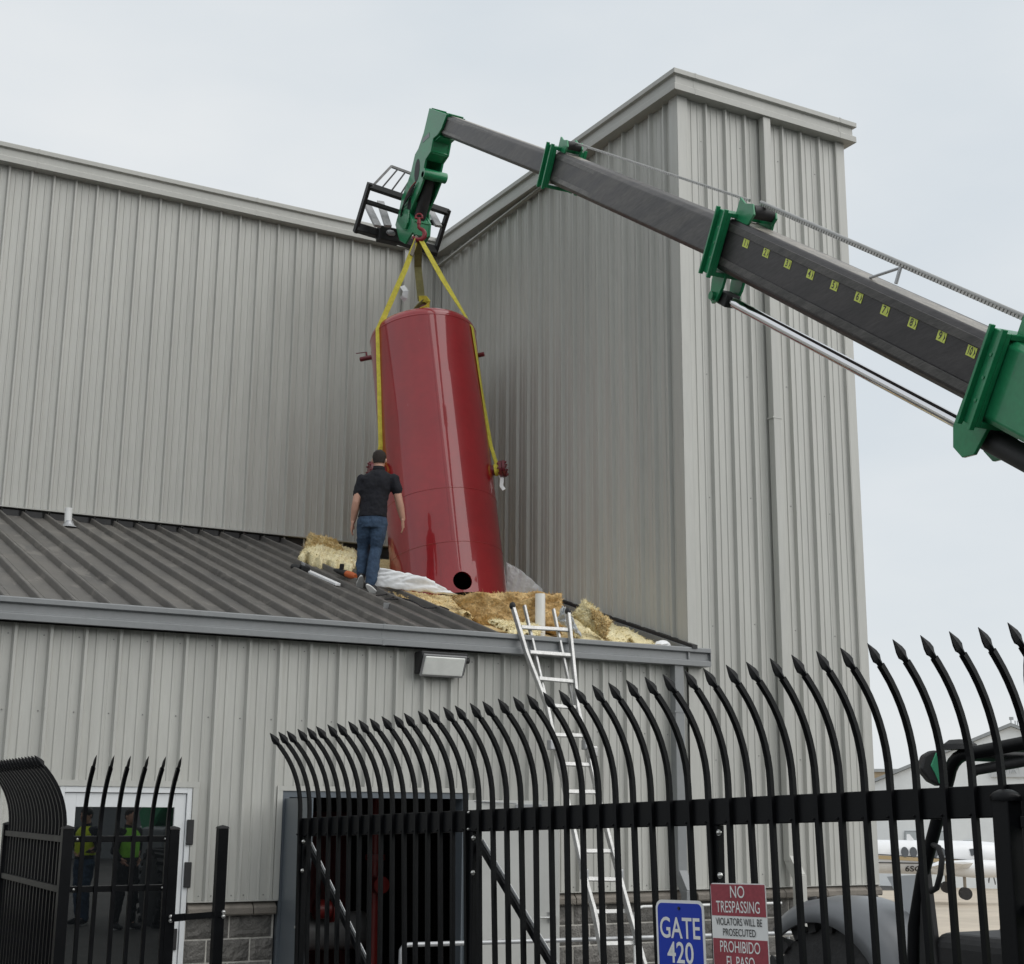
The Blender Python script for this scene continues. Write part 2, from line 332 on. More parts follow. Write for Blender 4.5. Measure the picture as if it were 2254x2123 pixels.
OPEN = [(ox0, ox1, OH), (dx0, dx1, DH)]
# walls
wall_run(-3, XR-.02, 2.233, ZS, 3.66, (0, YW, 0), (1, 0, 0), (0, -1, 0), OPEN)
wall_run(XR-.018, XT2, 9.90, ZS, 10.66, (0, YW-.003, 0), (1, 0, 0), (0, -1, 0))
wall_run(-2.5, XR, 2.762, 5.45, 10.83, (0, YL, 0), (1, 0, 0), (0, -1, 0))
# side of the tall block: local x runs from the inner corner towards the viewer
for k in range(-1, 8):
    a_, b_ = max(.04, .10+k*3*PITCH_R), min(YL-YW, .10+(k+1)*3*PITCH_R)
    if b_ > a_+.02: panel(a_, b_, .17, lambda t: zroof(YL-t)-.35, 10.78, (XR, YL, 0), (0, -1, 0), (-1, 0, 0), off=.0015*(k % 2))
for k in range(0, 8):
    a_, b_ = k*3*PITCH_R, min(YL-YW, (k+1)*3*PITCH_R)
    if b_ > a_: panel(a_, b_, .1, 0, 10.70, (XT2, YW, 0), (0, 1, 0), (1, 0, 0), off=.0015*(k % 2))
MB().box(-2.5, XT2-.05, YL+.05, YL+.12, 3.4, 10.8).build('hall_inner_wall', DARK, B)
MB().box(XR+.05, XT2-.05, YW+.05, YL, 10.60, 10.66).box(-2.5, XT2, YL+.12, YL+8, 10.95, 11.0).build('hall_roof', SLATE, B)
# corner trims
tr = MB(); tr.box(XR-.044, XR+.10, YW-.046, YW-.037, ZS, 10.66).box(XR-.046, XR-.037, YW-.0365, YW+.13, 3.6, 10.66); tr.build('corner_trim', WALL, B)
tr = MB(); tr.box(XT2-.10, XT2+.044, YW-.046, YW-.037, ZS, 10.66).box(XT2+.037, XT2+.046, YW-.0365, YW+.12, ZS, 10.66); tr.build('corner_trim', WALL, B)
tr = MB(); tr.box(XR-.10, XR-.036, YL-.045, YL-.036, 5.6, 10.83).box(XR-.045, XR-.037, YL-.14, YL-.0455, 5.6, 10.83); tr.build('corner_trim', WALL, B)
# ---- gutters
GP = [(.003, 0), (.165, 0), (.172, -.010), (.172, -.070), (.130, -.082), (.132, -.180), (.165, -.205), (.165, -.285), (.003, -.285)]
def gutter(pa, pb, za, zb, hs, mat_, name='gutter', prof=GP, joints=()):
    m = MB(); n = len(prof); vs = []
    for f, z in ((pa, za), (pb, zb)):
        for d, h in prof: p = f(d); vs.append((p[0], p[1], z+h*hs))
    m.add(vs, [(i, (i+1) % n, n+(i+1) % n, n+i) for i in range(n)]+[tuple(range(n))[::-1], tuple(range(n, 2*n))])
    bm = bmesh.new(); me = m.mesh('g'); bm.from_mesh(me); bmesh.ops.recalc_face_normals(bm, faces=bm.faces)
    m2 = MB(); m2.v = [v.co.copy() for v in bm.verts]; m2.f = [tuple(v.index for v in f.verts) for f in bm.faces]; bm.free(); bpy.data.meshes.remove(me)
    g = m2.build(name, mat_, B, bevel=.004)
    for t in joints:
        A, Bp = Vector((*pa(0), za)), Vector((*pb(0), zb)); dr = (Bp-A).normalized(); c = A.lerp(Bp, t)
        jm = MB(); jv = []
        nrm = Vector((*pa(1), 0))-Vector((*pa(0), 0)); nrm = nrm-dr*nrm.dot(dr); nrm.normalize()
        for s_ in (-.012, .012):
            jv += [c+dr*s_+nrm*(d+.0025)+Vector((0, 0, h*hs+(.003 if i < 4 else -.003 if i > 6 else 0))) for i, (d, h) in enumerate(prof)]
        jm.add(jv, [(i, (i+1) % n, n+(i+1) % n, n+i) for i in range(n)]+[tuple(range(n)), tuple(range(n, 2*n))[::-1]])
        jm.build('gutter_joint', mat_, g)
    return g
ZGL, ZGT = 11.045, 10.895
gutter(lambda d: (-2.5, YL-d), lambda d: (XR-d, YL-d), ZGL, ZGL-.01, 1, TRIM, joints=(.468, .735))
gutter(lambda d: (XR-d, YL-d), lambda d: (XR-d, YW-d), ZGL-.01, ZGT, 1, TRIM, joints=(.02,))
gutter(lambda d: (XR-d, YW-d), lambda d: (XT2+d, YW-d), ZGT, ZGT+.02, 1, TRIM, joints=(.06, .96))
gutter(lambda d: (XT2+d, YW-d), lambda d: (XT2+d, YL+2), ZGT+.02, ZGT+.02, 1, TRIM)
# soffit trim under the side gutter
MB().obox(((XR-.047-.03), (YL+YW)/2, (ZGL+ZGT)/2-.31), (.03, 0, 0), (0, (YL-YW)/2, (ZGT-ZGL)/2*-1*-1), (0, 0, .012)).build('soffit_trim', TRIM, B)
gutter(lambda d: (-3, YW-d), lambda d: (9.69, YW-d), 3.822, 3.818, .72, SLATE, name='eave_gutter', joints=(.685, .30))
MB().box(9.688, 9.694, YW-.165, YW-.05, 3.62, 3.81).build('gutter_end_cap', SLATE, B)
# ---- downspouts
def downspout(x0, wd, dp, zt, zb, Y, mat_, elbow=True):
    m = MB(); m.box(x0, x0+wd, Y-.036-dp, Y-.036, zb, zt)
    d = m.build('downspout', mat_, B, bevel=.006)
    if elbow:
        e = MB(); c = Vector((x0+wd/2, Y-.036-dp/2, zb)); e.bar(c+Vector((0, 0, .03)), c+Vector((0, -.14, -.17)), wd*1.04, dp*1.04, up=(1, 0, 0)); e.build('elbow', mat_, d, bevel=.005)
        e = MB(); c2 = c+Vector((0, -.14, -.17)); e.box(x0-.002, x0+wd+.002, c2.y-dp*.55, c2.y+dp*.5, .05, c2.z+.03); e.build('shoe', mat_, d, bevel=.005)
    for z in (zb+.55, (zb+zt)/2+.6):
        s = MB(); s.box(x0-.012, x0+wd+.012, Y-.036-dp-.004, Y-.030, z, z+.018); s.build('strap', mat_, d)
    return d
downspout(onY(1711, 1160, YW-.13).x, .115, .10, 10.62, 1.50, YW, WALL)
downspout(onY(1484, 1500, YW-.12).x, .12, .10, 3.63, 1.36, YW, SLATE)
downspout(onY(888, 640, YL-.1).x, .115, .09, 10.78, 5.75, YL, WALL, elbow=False)
# ---- screws (tiny heads, one part per wall)
def screws(pts, n, parent=B):
    m = MB(); n = Vector(n)
    for p in pts: p = Vector(p); m.cyl(p-n*.002, p+n*.007, .0085, .006, n=6)
    o = m.build('screw_heads', mat('screw_head', (.26, .26, .25), .5, metal=.3), parent); o['kind'] = 'stuff'
pts = []
for k in range(-6, 24):
    for z in (1.27, 2.86, 3.52):
        x = 2.233+k*PITCH_R-.045
        if any(a-.05 < x < b+.05 and z < h+.05 for a, b, h in OPEN) or x > XR-.15: continue
        pts.append((x, YW, z))
        if z == 1.27: pts.append((x+.115, YW, z))
screws(pts, (0, -1, 0))
screws([(9.90+k*PITCH_R+(.013 if k % 2 else -.05), YW-(.037 if k % 2 else .003), z+.03*(k % 3)) for k in range(-1, 8) for z in (1.3, 2.6, 4.1, 5.6, 7.1, 8.6, 10.1) if 9.95+k*PITCH_R < XT2-.1], (0, -1, 0))
screws([(2.762+k*PITCH_R+.012, YL-.034, z) for k in range(-8, 21) for z in (5.6, 7.0, 7.9, 9.0, 10.1) if k % 3 == 1 or z == 5.6], (0, -1, 0))
screws([(XR-.034, YL-.17-k*PITCH_R-.013, z) for k in range(0, 20) for z in (6.9, 8.2, 9.5) if k % 3 == 0], (-1, 0, 0))
# ---- masonry base
def blocks(a, b, Y0, name='block_wall'):
    bw = MB().box(a, b, Y0+.003, Y0+.2, 0, 1.095).build(name, MORTAR, B)
    zc = 0; row = 0
    tops = [1.098-.203*k for k in range(6)]
    for row, zt in enumerate(tops):
        zb = max(0, zt-.203)
        x = -3.0+(.2032 if row % 2 else 0)
        while x < b:
            x0, x1 = max(a, x+.008), min(b, x+.4064-.008); x += .4064
            if x1-x0 < .03: continue
            m = MB(); nx, nz = max(2, int((x1-x0)/.034)), 6; vs = []; z0_, z1_ = zb+.008, zt-.008
            for j in range(nz+1):
                for i in range(nx+1):
                    px, pz = x0+(x1-x0)*i/nx, z0_+(z1_-z0_)*j/nz
                    e = 0 if i in (0, nx) or j in (0, nz) else 1
                    d = .004+e*(.014+.016*noise.noise(Vector((px*17+row*3.1, pz*21, 2))) + .008*noise.noise(Vector((px*45, pz*45, row))))
                    vs.append((px, Y0-d, pz))
            fs = [(j*(nx+1)+i, j*(nx+1)+i+1, (j+1)*(nx+1)+i+1, (j+1)*(nx+1)+i) for j in range(nz) for i in range(nx)]
            n0 = len(vs); per = [i for i in range(nx+1)]+[j*(nx+1)+nx for j in range(1, nz+1)]+[nz*(nx+1)+i for i in range(nx-1, -1, -1)]+[j*(nx+1) for j in range(nz-1, 0, -1)]
            vs += [(vs[i][0], Y0+.02, vs[i][2]) for i in per]
            fs += [(per[(k+1) % len(per)], per[k], n0+k, n0+(k+1) % len(per)) for k in range(len(per))]
            m.add(vs, fs).build('block', BLOCK, bw)
    x = a
    while x < b-.02:
        x1 = min(b, x+.61)
        MB().prism([(-.075, 1.10), (-.085, 1.115), (-.085, 1.165), (-.02, 1.218), (.1, 1.218), (.1, 1.10)], ((x+x1)/2, Y0, 0), (0, 1, 0), (0, 0, 1), x1-x-.008).build('sill_stone', SILL, bw, bevel=.006)
        x = x1
blocks(-1.2, ox0-.06, YW); blocks(ox1+.01, dx0-.01, YW); blocks(dx1+.01, XR-.02, YW); blocks(XR-.01, XT2+.05, YW-.004)
# sill flashing
for a, b in ((-1.2, ox0-.05), (ox1+.01, dx0-.005), (dx1+.005, XT2+.03)):
    MB().box(a, b, YW-.075, YW-.02, 1.2185, 1.226).build('sill_flashing', TRIM, B)
# ---- lean-to roof
X0R = onY(170.8, 1322, YW-.14).x; XH = onY(1106, 1396, YW-.14).x
YE, YT_ = YW-.13, YL-.05
roof = MB().add([(-3, YE, zroof(YE)-.16), (XH, YE, zroof(YE)-.16), (XH, YT_, zroof(YT_)-.16), (-3, YT_, zroof(YT_)-.16)], [(0, 1, 2, 3)]).build('lean_to_roof', DARK, B)
def roof_panel(xs, xe):
    pr = [(xs+.012, 0), (xs+.10, 0), (xs+.105, .004), (xs+.125, .004), (xs+.13, 0), (xe-.028, 0), (xe-.015, .058), (xe-.008, .066), (xe+.006, .066), (xe+.010, .060), (xe+.013, 0)]
    m = MB(); n = len(pr); vs = []
    N = 8; w_ = random.uniform(-1, 1)
    for j in range(N+1):
        Y = YE+(YT_-YE)*j/N
        vs += [Vector((x, Y, zroof(Y)))+RN*(h+(.004*math.sin(j*1.7+w_*3) if .02 < x-xs < .25 else 0)) for x, h in pr]
    m.add(vs, [(j*n+i, j*n+i+1, (j+1)*n+i+1, (j+1)*n+i) for j in range(N) for i in range(n-1)])
    p = m.build('roof_panel', ROOF, roof)
    c = MB(); c.bar(Vector((xe-.014, YE-.004, zroof(YE)+.022)), Vector((xe-.014, YE+.02, zroof(YE)+.028)), .05, .058, up=(1, 0, 0)); c.build('seam_cap', GALV if random.random() < .35 else ROOF, roof)
k = -10
while X0R+k*PITCH_R < XH+.05:
    xe = X0R+k*PITCH_R; roof_panel(xe-PITCH_R, xe); k += 1
    # foam closures below the wall flashing are separate dark blocks
    MB().obox((xe-.16, YT_-.03, zroof(YT_-.03)+.035), (.105, 0, 0), (0, .02, .02*RS), (0, 0, .045)).build('closure_block', BLACK2, roof)
MB().box(-3, XR-.1, YL-.125, YL-.036, zroof(YL)+.075, zroof(YL)+.092).build('wall_flashing', TRIM, B)
MB().box(-3, XR-.1, YL-.04, YL-.03, zroof(YL)-.1, zroof(YL)+.075).build('upstand', BLACK2, B)
# ---- storefront glass door
D1 = MB().box(ox0, ox0+.045, YW-.05, YW+.09, .02, OH).box(ox1-.045, ox1, YW-.05, YW+.09, .02, OH).box(ox0+.045, ox1-.045, YW-.05, YW+.09, OH-.05, OH).build('glass_door', ALUW, B, bevel=.003)
MB().box(ox0-.05, ox1+.06, YW-.060, YW-.040, OH+.003, OH+.055).box(ox1+.004, ox1+.055, YW-.060, YW-.040, ZS, OH+.002).build('door_trim', WALL, D1)
lf = MB(); a, b = ox0+.05, ox1-.05
lf.box(a, a+.10, YW-.03, YW+.02, .04, OH-.055).box(b-.10, b, YW-.03, YW+.02, .04, OH-.055).box(a+.10, b-.10, YW-.03, YW+.02, OH-.175, OH-.055).box(a+.10, b-.10, YW-.03, YW+.02, .04, .28)
lf.build('door_leaf', ALUW, D1, bevel=.003)
MB().box(a+.098, b-.098, YW-.010, YW-.002, .278, OH-.173).build('glass_pane', MGLASS, D1)
for z in (1.72, 1.35): MB().box(b+.012, b+.075, YW-.075, YW-.052, z, z+.22).build('black_latch', BLACK2, D1, bevel=.006)
MB().box(b-.04, b-.015, YW-.045, YW-.031, .82, 1.0).build('lock_plate', BLACK2, D1)
# ---- double service door standing open
j0, j1 = dx0+.03, dx1-.03
D2 = MB().box(dx0+.01, j0+.05, YW-.045, YW+.12, 0, DH-.06).box(j1-.05, dx1-.01, YW-.045, YW+.12, 0, DH-.06).box(dx0+.01, dx1-.01, YW-.045, YW+.12, DH-.06, DH-.003).build('double_door', GREYD, B, bevel=.003)
MB().box(dx0-.045, dx1+.045, YW-.058, YW-.038, DH, DH+.045).box(dx0-.045, dx0+.008, YW-.058, YW-.0385, ZS, DH-.001).build('door_trim', WALL, D2)
def leaf(hx, ang, wd, mat_, lname):
    c, s = math.cos(R(ang)), math.sin(R(ang)); ax = Vector((c, s, 0)); nn = Vector((-s, c, 0)); o = Vector((hx, YW-.05, 0))
    m = MB(); m.obox(o+ax*wd/2+Vector((0, 0, DH/2-.02)), ax*wd/2, nn*.022, (0, 0, DH/2-.05)); L = m.build('door_leaf', mat_, D2, bevel=.003, label=lname)
    return L, o, ax, nn
L1, o1, ax1, nn1 = leaf(j0+.03, -98, .93, GREYD, 'grey outer face of the swung-out leaf')
for z in (.35, 1.1, 1.75): MB().cyl(o1+nn1*.0+Vector((-.012, -.012, z)), o1+Vector((-.012, -.012, z+.12)), .011, n=8).build('hinge', GALV, L1)
MB().obox(o1+ax1*.932+Vector((0, 0, 1.0)), ax1*.003, nn1*.015, (0, 0, .12)).build('lock_edge', ZINC, L1)
MB().obox(o1+ax1*.86-nn1*.028+Vector((0, 0, 1.02)), ax1*.03, nn1*.008, (0, 0, .1)).cyl(o1+ax1*.86-nn1*.03+Vector((0, 0, 1.05)), o1+ax1*.86-nn1*.085+Vector((0, 0, 1.05)), .012, n=8).build('lever_handle', ZINC, L1)
L2, o2, ax2, nn2 = leaf(j1-.01, -28, .93, WHITED, 'white inner face of the folded-back leaf')
MB().obox(o2+ax2*.84+Vector((0, 0, 1.02))-nn2*.026, ax2*.03, nn2*.004, (0, 0, .05)).cyl(o2+ax2*.86-nn2*.025+Vector((0, 0, 1.02)), o2+ax2*.86-nn2*.07+Vector((0, 0, 1.02)), .03, n=12).cyl(o2+ax2*.86-nn2*.06+Vector((0, 0, 1.02)), o2+ax2*.74-nn2*.065+Vector((0, 0, 1.02)), .011, n=8).build('lever_handle', ZINC, L2, smooth=True)
MB().obox(o2+ax2*.62-nn2*.05+Vector((0, 0, DH-.13)), ax2*.13, nn2*.028, (0, 0, .025)).bar(o2+ax2*.5-nn2*.06+Vector((0, 0, DH-.1)), o2+ax2*.08-nn2*.02+Vector((0, 0, DH-.08)), .018, .01).build('door_closer', GALV, L2, bevel=.004)
# dark pump room behind the doors
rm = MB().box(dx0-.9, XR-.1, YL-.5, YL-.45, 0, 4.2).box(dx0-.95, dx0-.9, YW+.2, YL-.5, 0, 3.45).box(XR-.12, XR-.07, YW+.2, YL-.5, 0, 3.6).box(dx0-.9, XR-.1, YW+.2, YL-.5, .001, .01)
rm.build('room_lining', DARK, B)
# edge of the cut roof opening
MB().bar((XH+.03, YE+.05, zroof(YE)-.06), (XH+.03, YT_, zroof(YT_)-.06), .05, .13, up=(1, 0, 0)).build('roof_opening_frame', BLACK2, B)
# ================================================================== FENCES AND GATE
def picket_mesh(name, hb, lean, a=.0103, R_=.545, ang=42):
    # local frame: x along the fence, y = outward lean direction, z up; z=0 is the top of the rail, hb below it
    m = MB(); pts = [Vector((0, 0, -hb)), Vector((0, 0, .05))]
    for i in range(1, 9):
        t = R(ang)*i/8; pts.append(Vector((0, lean*R_*(1-math.cos(t)), .05+R_*math.sin(t))))
    e = pts[-1]; d = Vector((0, lean*math.sin(R(ang)), math.cos(R(ang)))); pts.append(e+d*.025)
    m.tube(pts, a, sq=True, up=(1, 0, 0))
    # pressed spear point
    o = pts[-1]; q = Vector((1, 0, 0)); n = q.cross(d)
    rings = [(0, a, a), (.014, .0125, .010), (.030, .0225, .0085), (.052, .0195, .0070), (.098, .0012, .001)]
    vs = []
    for h, wx, wn_ in rings: vs += [o+d*h+n*wx+q*wn_*.4, o+d*h+q*wn_, o+d*h-n*wx+q*wn_*.4, o+d*h-n*wx-q*wn_*.4, o+d*h-q*wn_, o+d*h+n*wx-q*wn_*.4]
    m.add(vs, [(k*6+6+i, k*6+6+(i+1) % 6, k*6+(i+1) % 6, k*6+i) for k in range(4) for i in range(6)])
    me = m.mesh(name); me.materials.append(BLACK); return me
def fence_frame(o, ax):
    ax = Vector(ax).normalized(); return Matrix.Translation(o) @ Matrix((( ax.x, -ax.y, 0, 0), (ax.y, ax.x, 0, 0), (0, 0, 1, 0), (0, 0, 0, 1)))
def bolt(parent, p, n, r=.011):
    p, n = Vector(p), Vector(n).normalized(); MB().cyl(p-n*.002, p+n*.004, r*1.25, n=10).sphere(p+n*.004, r, 10).build('bolt', ZINC, parent, smooth=True)
# sliding gate
G0 = Vector((3.2424, 8.3419, 0)); GTH = -1.4419; GA = Vector((math.cos(GTH), math.sin(GTH), 0)); GN = Vector((GA.y, -GA.x, 0))   # GN points to the camera side
SP, ZG0, GSL, GH = .1175, 1.999, .0336, .1087
GL = SP*52
def gpt(s, z=0, n=0): return G0+GA*s+GN*n+Vector((0, 0, ZG0+GSL*s+z))
def ongate(u, v, off=0): return onP(u, v, G0, off, GN)
def gs(u): return (ongate(u, 1800)-G0).dot(GA)
GATE = thing('sliding_gate', (G0.x, G0.y, gz(G0.y)), 'black steel sliding gate with outward-curved spear-topped pickets', 'gate')
pm = picket_mesh('picket', 1.86, 1)
for i in range(52):
    p = gpt(SP*i, 0, .030); M = Matrix.Translation(p) @ Matrix(((GA.x, GN.x, 0, 0), (GA.y, GN.y, 0, 0), (GSL, 0, 1, 0), (0, 0, 0, 1)))
    place('picket', pm, GATE, M @ Matrix.Rotation(R(random.uniform(-.5, .5)), 4, 'X') @ Matrix.Rotation(R(random.uniform(-.35, .35)), 4, 'Y') @ Matrix.Rotation(R(random.uniform(-2, 2)), 4, 'Z'))
sd_ = GA+Vector((0, 0, GSL))
MB().obox(gpt(GL/2-.03, -GH/2), sd_*(GL/2), GN*.02, (0, 0, GH/2)).build('top_beam', BLACK, GATE, bevel=.004)
MB().obox(gpt(GL/2-.03, -1.80), sd_*(GL/2), GN*.02, (0, 0, .04)).build('bottom_beam', BLACK, GATE, bevel=.004)
rv = MB()
for i in range(52): rv.sphere(gpt(SP*i-.011, -GH+.012, .041), .0055, 8)
rv.build('rivet_heads', BLACK, GATE, smooth=True)['kind'] = 'stuff'
GU = [gs(668)+.02, gs(1042), gs(1577), GL-.3]
for k, s in enumerate(GU):
    MB().obox(gpt(s, -GH-.82), GA*.024, GN*.019, (0, 0, .82)).build('upright', BLACK, GATE, bevel=.003)
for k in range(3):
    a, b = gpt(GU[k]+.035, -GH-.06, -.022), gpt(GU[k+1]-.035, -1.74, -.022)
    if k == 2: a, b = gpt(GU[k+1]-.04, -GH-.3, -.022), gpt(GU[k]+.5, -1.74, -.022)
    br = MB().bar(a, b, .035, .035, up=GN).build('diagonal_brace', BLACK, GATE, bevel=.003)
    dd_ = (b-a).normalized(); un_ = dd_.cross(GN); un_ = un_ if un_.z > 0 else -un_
    MB().bar(a+un_*.0185, b+un_*.0185, .033, .003, up=GN).build('sky_sheen_face', mat('painted_sky_sheen', (.62, .63, .63), .3, metal=.5, var=.1), br)  # pale strip paints the sky's reflection on top of the black brace
    for dz in (-GH-.03, -GH-.20): bolt(GATE, gpt(GU[k]+.036, dz, .022), GN, .010)
for s in (gs(1043), gs(1576)):
    for dz in (-.012, -GH+.014): bolt(GATE, gpt(s-.015, dz, .022), GN, .006)
# signs on the gate
def sign(name, u, v, wd, hg, label, cat, rad, col, sc=(.5,)):
    c = ongate(u, v, .048); ax = sd_.normalized(); ay = Vector((0, 0, 1)); ay = (ay-ax*ay.dot(ax)).normalized(); o = c-ay*hg/2+ax*0
    T = thing(name, o, label, cat)
    def rr(w_, h_, r_, n=5):
        P = []
        for cx_, cy_, a0 in ((w_/2-r_, h_/2-r_, 0), (-w_/2+r_, h_/2-r_, 90), (-w_/2+r_, -h_/2+r_, 180), (w_/2-r_, -h_/2+r_, 270)):
            P += [(cx_+r_*math.cos(R(a0+90*i/n)), cy_+r_*math.sin(R(a0+90*i/n))) for i in range(n+1)]
        return P
    return T, o, ax, ay, rr
T, o, ax, ay, rr = sign('gate_sign', 1495, 1982, .29, .435, 'blue metal sign reading GATE 420 hung on the black gate', 'sign', .03, SIGNB)
MB().prism(rr(.29, .435, .035), o, ax, ay, .003).build('plate', SIGNW, T)
MB().prism(rr(.265, .410, .025), o+ax.cross(ay)*.002, ax, ay, .002).build('blue_face', SIGNB, T)
text_part('lettering', 'GATE', SIGNW, T, o+ay*.102, ax, ay, .118, sx=.83, off=.0045, bold=.012)
text_part('lettering', '420', SIGNW, T, o+ay*.004, ax, ay, .118, sx=.90, off=.0045, bold=.012)
for dy in (.185, -.1): MB().cyl(o+ay*dy+ax.cross(ay)*.002, o+ay*dy+ax.cross(ay)*.007, .007, n=8).build('bolt', BLACK2, T)
T, o, ax, ay, rr = sign('warning_sign', 1623, 1945, .305, .457, 'faded red and white no trespassing sign hung on the black gate', 'sign', .02, SIGNR)
nz_ = ax.cross(ay)
SH_ = .415
o = o+ay*(.457-SH_)/2
MB().prism(rr(.305, SH_, .016), o, ax, ay, .003).build('plate', SIGNW, T)
def rc(x0, x1, y0, y1): return [(x0, y0), (x1, y0), (x1, y1), (x0, y1)]
t_ = SH_/2
MB().prism(rc(-.149, .149, t_-.126, t_-.004), o+nz_*.002, ax, ay, .002).build('red_band', SIGNR, T)
MB().prism(rc(-.149, .149, t_-.345, t_-.214), o+nz_*.002, ax, ay, .002).build('red_band', SIGNR, T)
for s_, y_, sz, sx, m_ in (('NO', .037, .066, .80, SIGNW), ('TRESPASSING', .098, .064, .63, SIGNW), ('VIOLATORS WILL BE', .157, .040, .69, SIGNK), ('PROSECUTED', .199, .040, .74, SIGNK), ('PROHIBIDO', .258, .062, .68, SIGNW), ('EL PASO', .318, .062, .68, SIGNW)):
    text_part('lettering', s_, m_, T, o+ay*(t_-y_*.955), ax, ay, sz, sx=sx, off=.0045, bold=.004)
# fixed fence left of the gate
def post(parent, x, y, wd, zt, zb=0, name='post'):
    p = MB().box(x-wd/2, x+wd/2, y-wd/2, y+wd/2, zb, zt).build(name, BLACK, parent, bevel=.004)
    c = MB(); h = wd/2+.004; c.add([(x-h, y-h, zt), (x+h, y-h, zt), (x+h, y+h, zt), (x-h, y+h, zt), (x-h*.8, y-h*.8, zt+.012), (x+h*.8, y-h*.8, zt+.012), (x+h*.8, y+h*.8, zt+.012), (x-h*.8, y+h*.8, zt+.012), (x, y, zt+.022)],
        [(0, 1, 5, 4), (1, 2, 6, 5), (2, 3, 7, 6), (3, 0, 4, 7), (4, 5, 8), (5, 6, 8), (6, 7, 8), (7, 4, 8), (3, 2, 1, 0)]); c.build('post_cap', BLACK, p)
    return p
ZP = 1.955
P1 = dep(383, 1826, 9.2); YF = P1.y; P2x = onY(149, 1826, YF).x; PZ = P1.z
FP = thing('fence_panel', ((P1.x+P2x)/2, YF, 0), 'black picket fence panel in front of the glass door', 'fence')
post(FP, P1.x, YF, .064, PZ); post(FP, P2x, YF, .068, PZ+.005)
for dz in (.04, .345):
    MB().box(P2x+.033, P1.x-.031, YF-.018, YF+.018, PZ-dz-.038, PZ-dz).build('rail', BLACK, FP, bevel=.003)
    for x in (P2x+.06, P1.x-.06): bolt(FP, (x, YF-.018, PZ-dz-.019), (0, -1, 0), .006)
pm2 = picket_mesh('picket', 1.7, -1, a=.0118)
npk = 6; 
for i in range(npk):
    x = onY((510, 613, 720, 827, 932, 1036)[i]*.3521+2, 1835, YF).x
    place('picket', pm2, FP, Matrix.Translation((x, YF-.02, PZ-.05)) @ Matrix.Rotation(R(random.uniform(-.6, .6)), 4, 'Y'))
FS = thing('fence_panel', (P2x, YF+1.1, 0), 'black picket side fence running back to the building beside the glass door', 'fence')
post(FS, P2x, YF+2.02, .064, PZ)
for dz in (.04, .345): MB().box(P2x-.024, P2x+.020, YF+.036, YF+1.99, PZ-dz-.040, PZ-dz).build('rail', BLACK, FS, bevel=.003)
for i in range(18):
    M = Matrix.Translation((P2x+.002, YF+.10+i*.1075, PZ-.05)) @ Matrix(((0, 1, 0, 0), (1, 0, 0, 0), (0, 0, 1, 0), (0, 0, 0, 1)))
    place('picket', pm2, FS, M)
# lone latch post
LP = dep(490, 1824, 8.95)
T = thing('latch_post', (LP.x, LP.y, 0), 'lone black square post with bolted strap beside the fence panel', 'post')
post(T, LP.x, LP.y, .064, LP.z)
q0, q1 = onP(372, 2022, Vector((P1.x, YF-.05, 0))), onP(492, 2012, Vector((LP.x, LP.y-.05, 0)))
T2 = thing('gate_strap', q0, 'black flat steel strap bolted between two fence posts', 'strap')
MB().bar(q0, q1, .012, .038, up=(0, 0, 1)).build('strap_bar', BLACK, T2, bevel=.002)
MB().bar(q0.lerp(q1, .10), q0.lerp(q1, .30), .02, .046, up=(0, 0, 1)).build('clevis', BLACK, T2, bevel=.003)
for q in (q0+Vector((.006, 0, 0)), q1-Vector((.006, 0, 0))):
    for dz in (.013, -.013): bolt(T2, q+Vector((0, -.02, dz)), (-.3, -1, 0), .010)
# fence beyond the gate guide post
GP_ = ongate(2214, 1755, .11)
T = thing('guide_post', (GP_.x, GP_.y, 0), 'thick black post with domed cap in front of the gate beam', 'post')
p = MB().box(GP_.x-.034, GP_.x+.034, GP_.y-.034, GP_.y+.034, 0, GP_.z).build('post', BLACK, T, bevel=.005)
MB().lathe((GP_.x, GP_.y, GP_.z), (0, 0, 1), [(-.012, .050), (0, .052), (.006, .050), (.016, .038), (.024, .02), (.026, .001)], 16).build('post_cap', BLACK, p, smooth=True)
for dz in (.05, .22): bolt(T, (GP_.x+.034, GP_.y-.005, GP_.z-dz), (.5, -1, 0), .008)
T = thing('fence_panel', (GP_.x+.5, GP_.y-.5, 0), 'black picket fence panel continuing from the thick guide post', 'fence')
FA = Vector((.62, -.78, 0)).normalized(); FN = Vector((FA.y, -FA.x, 0))
for dz in (.08, .36): MB().obox(Vector((GP_.x, GP_.y, GP_.z-dz))+FA*.82, FA*.78, FN*.017, (0, 0, .02)).build('rail', BLACK, T, bevel=.003)
pm3 = picket_mesh('picket', 1.75, 1)
for i in range(13):
    o = Vector((GP_.x, GP_.y, GP_.z-.06))+FA*(.10+.1175*i)+FN*.026
    place('picket', pm3, T, Matrix.Translation(o) @ Matrix(((FA.x, FN.x, 0, 0), (FA.y, FN.y, 0, 0), (0, 0, 1, 0), (0, 0, 0, 1))))
post(T, GP_.x+FA.x*1.64, GP_.y+FA.y*1.64, .07, GP_.z)
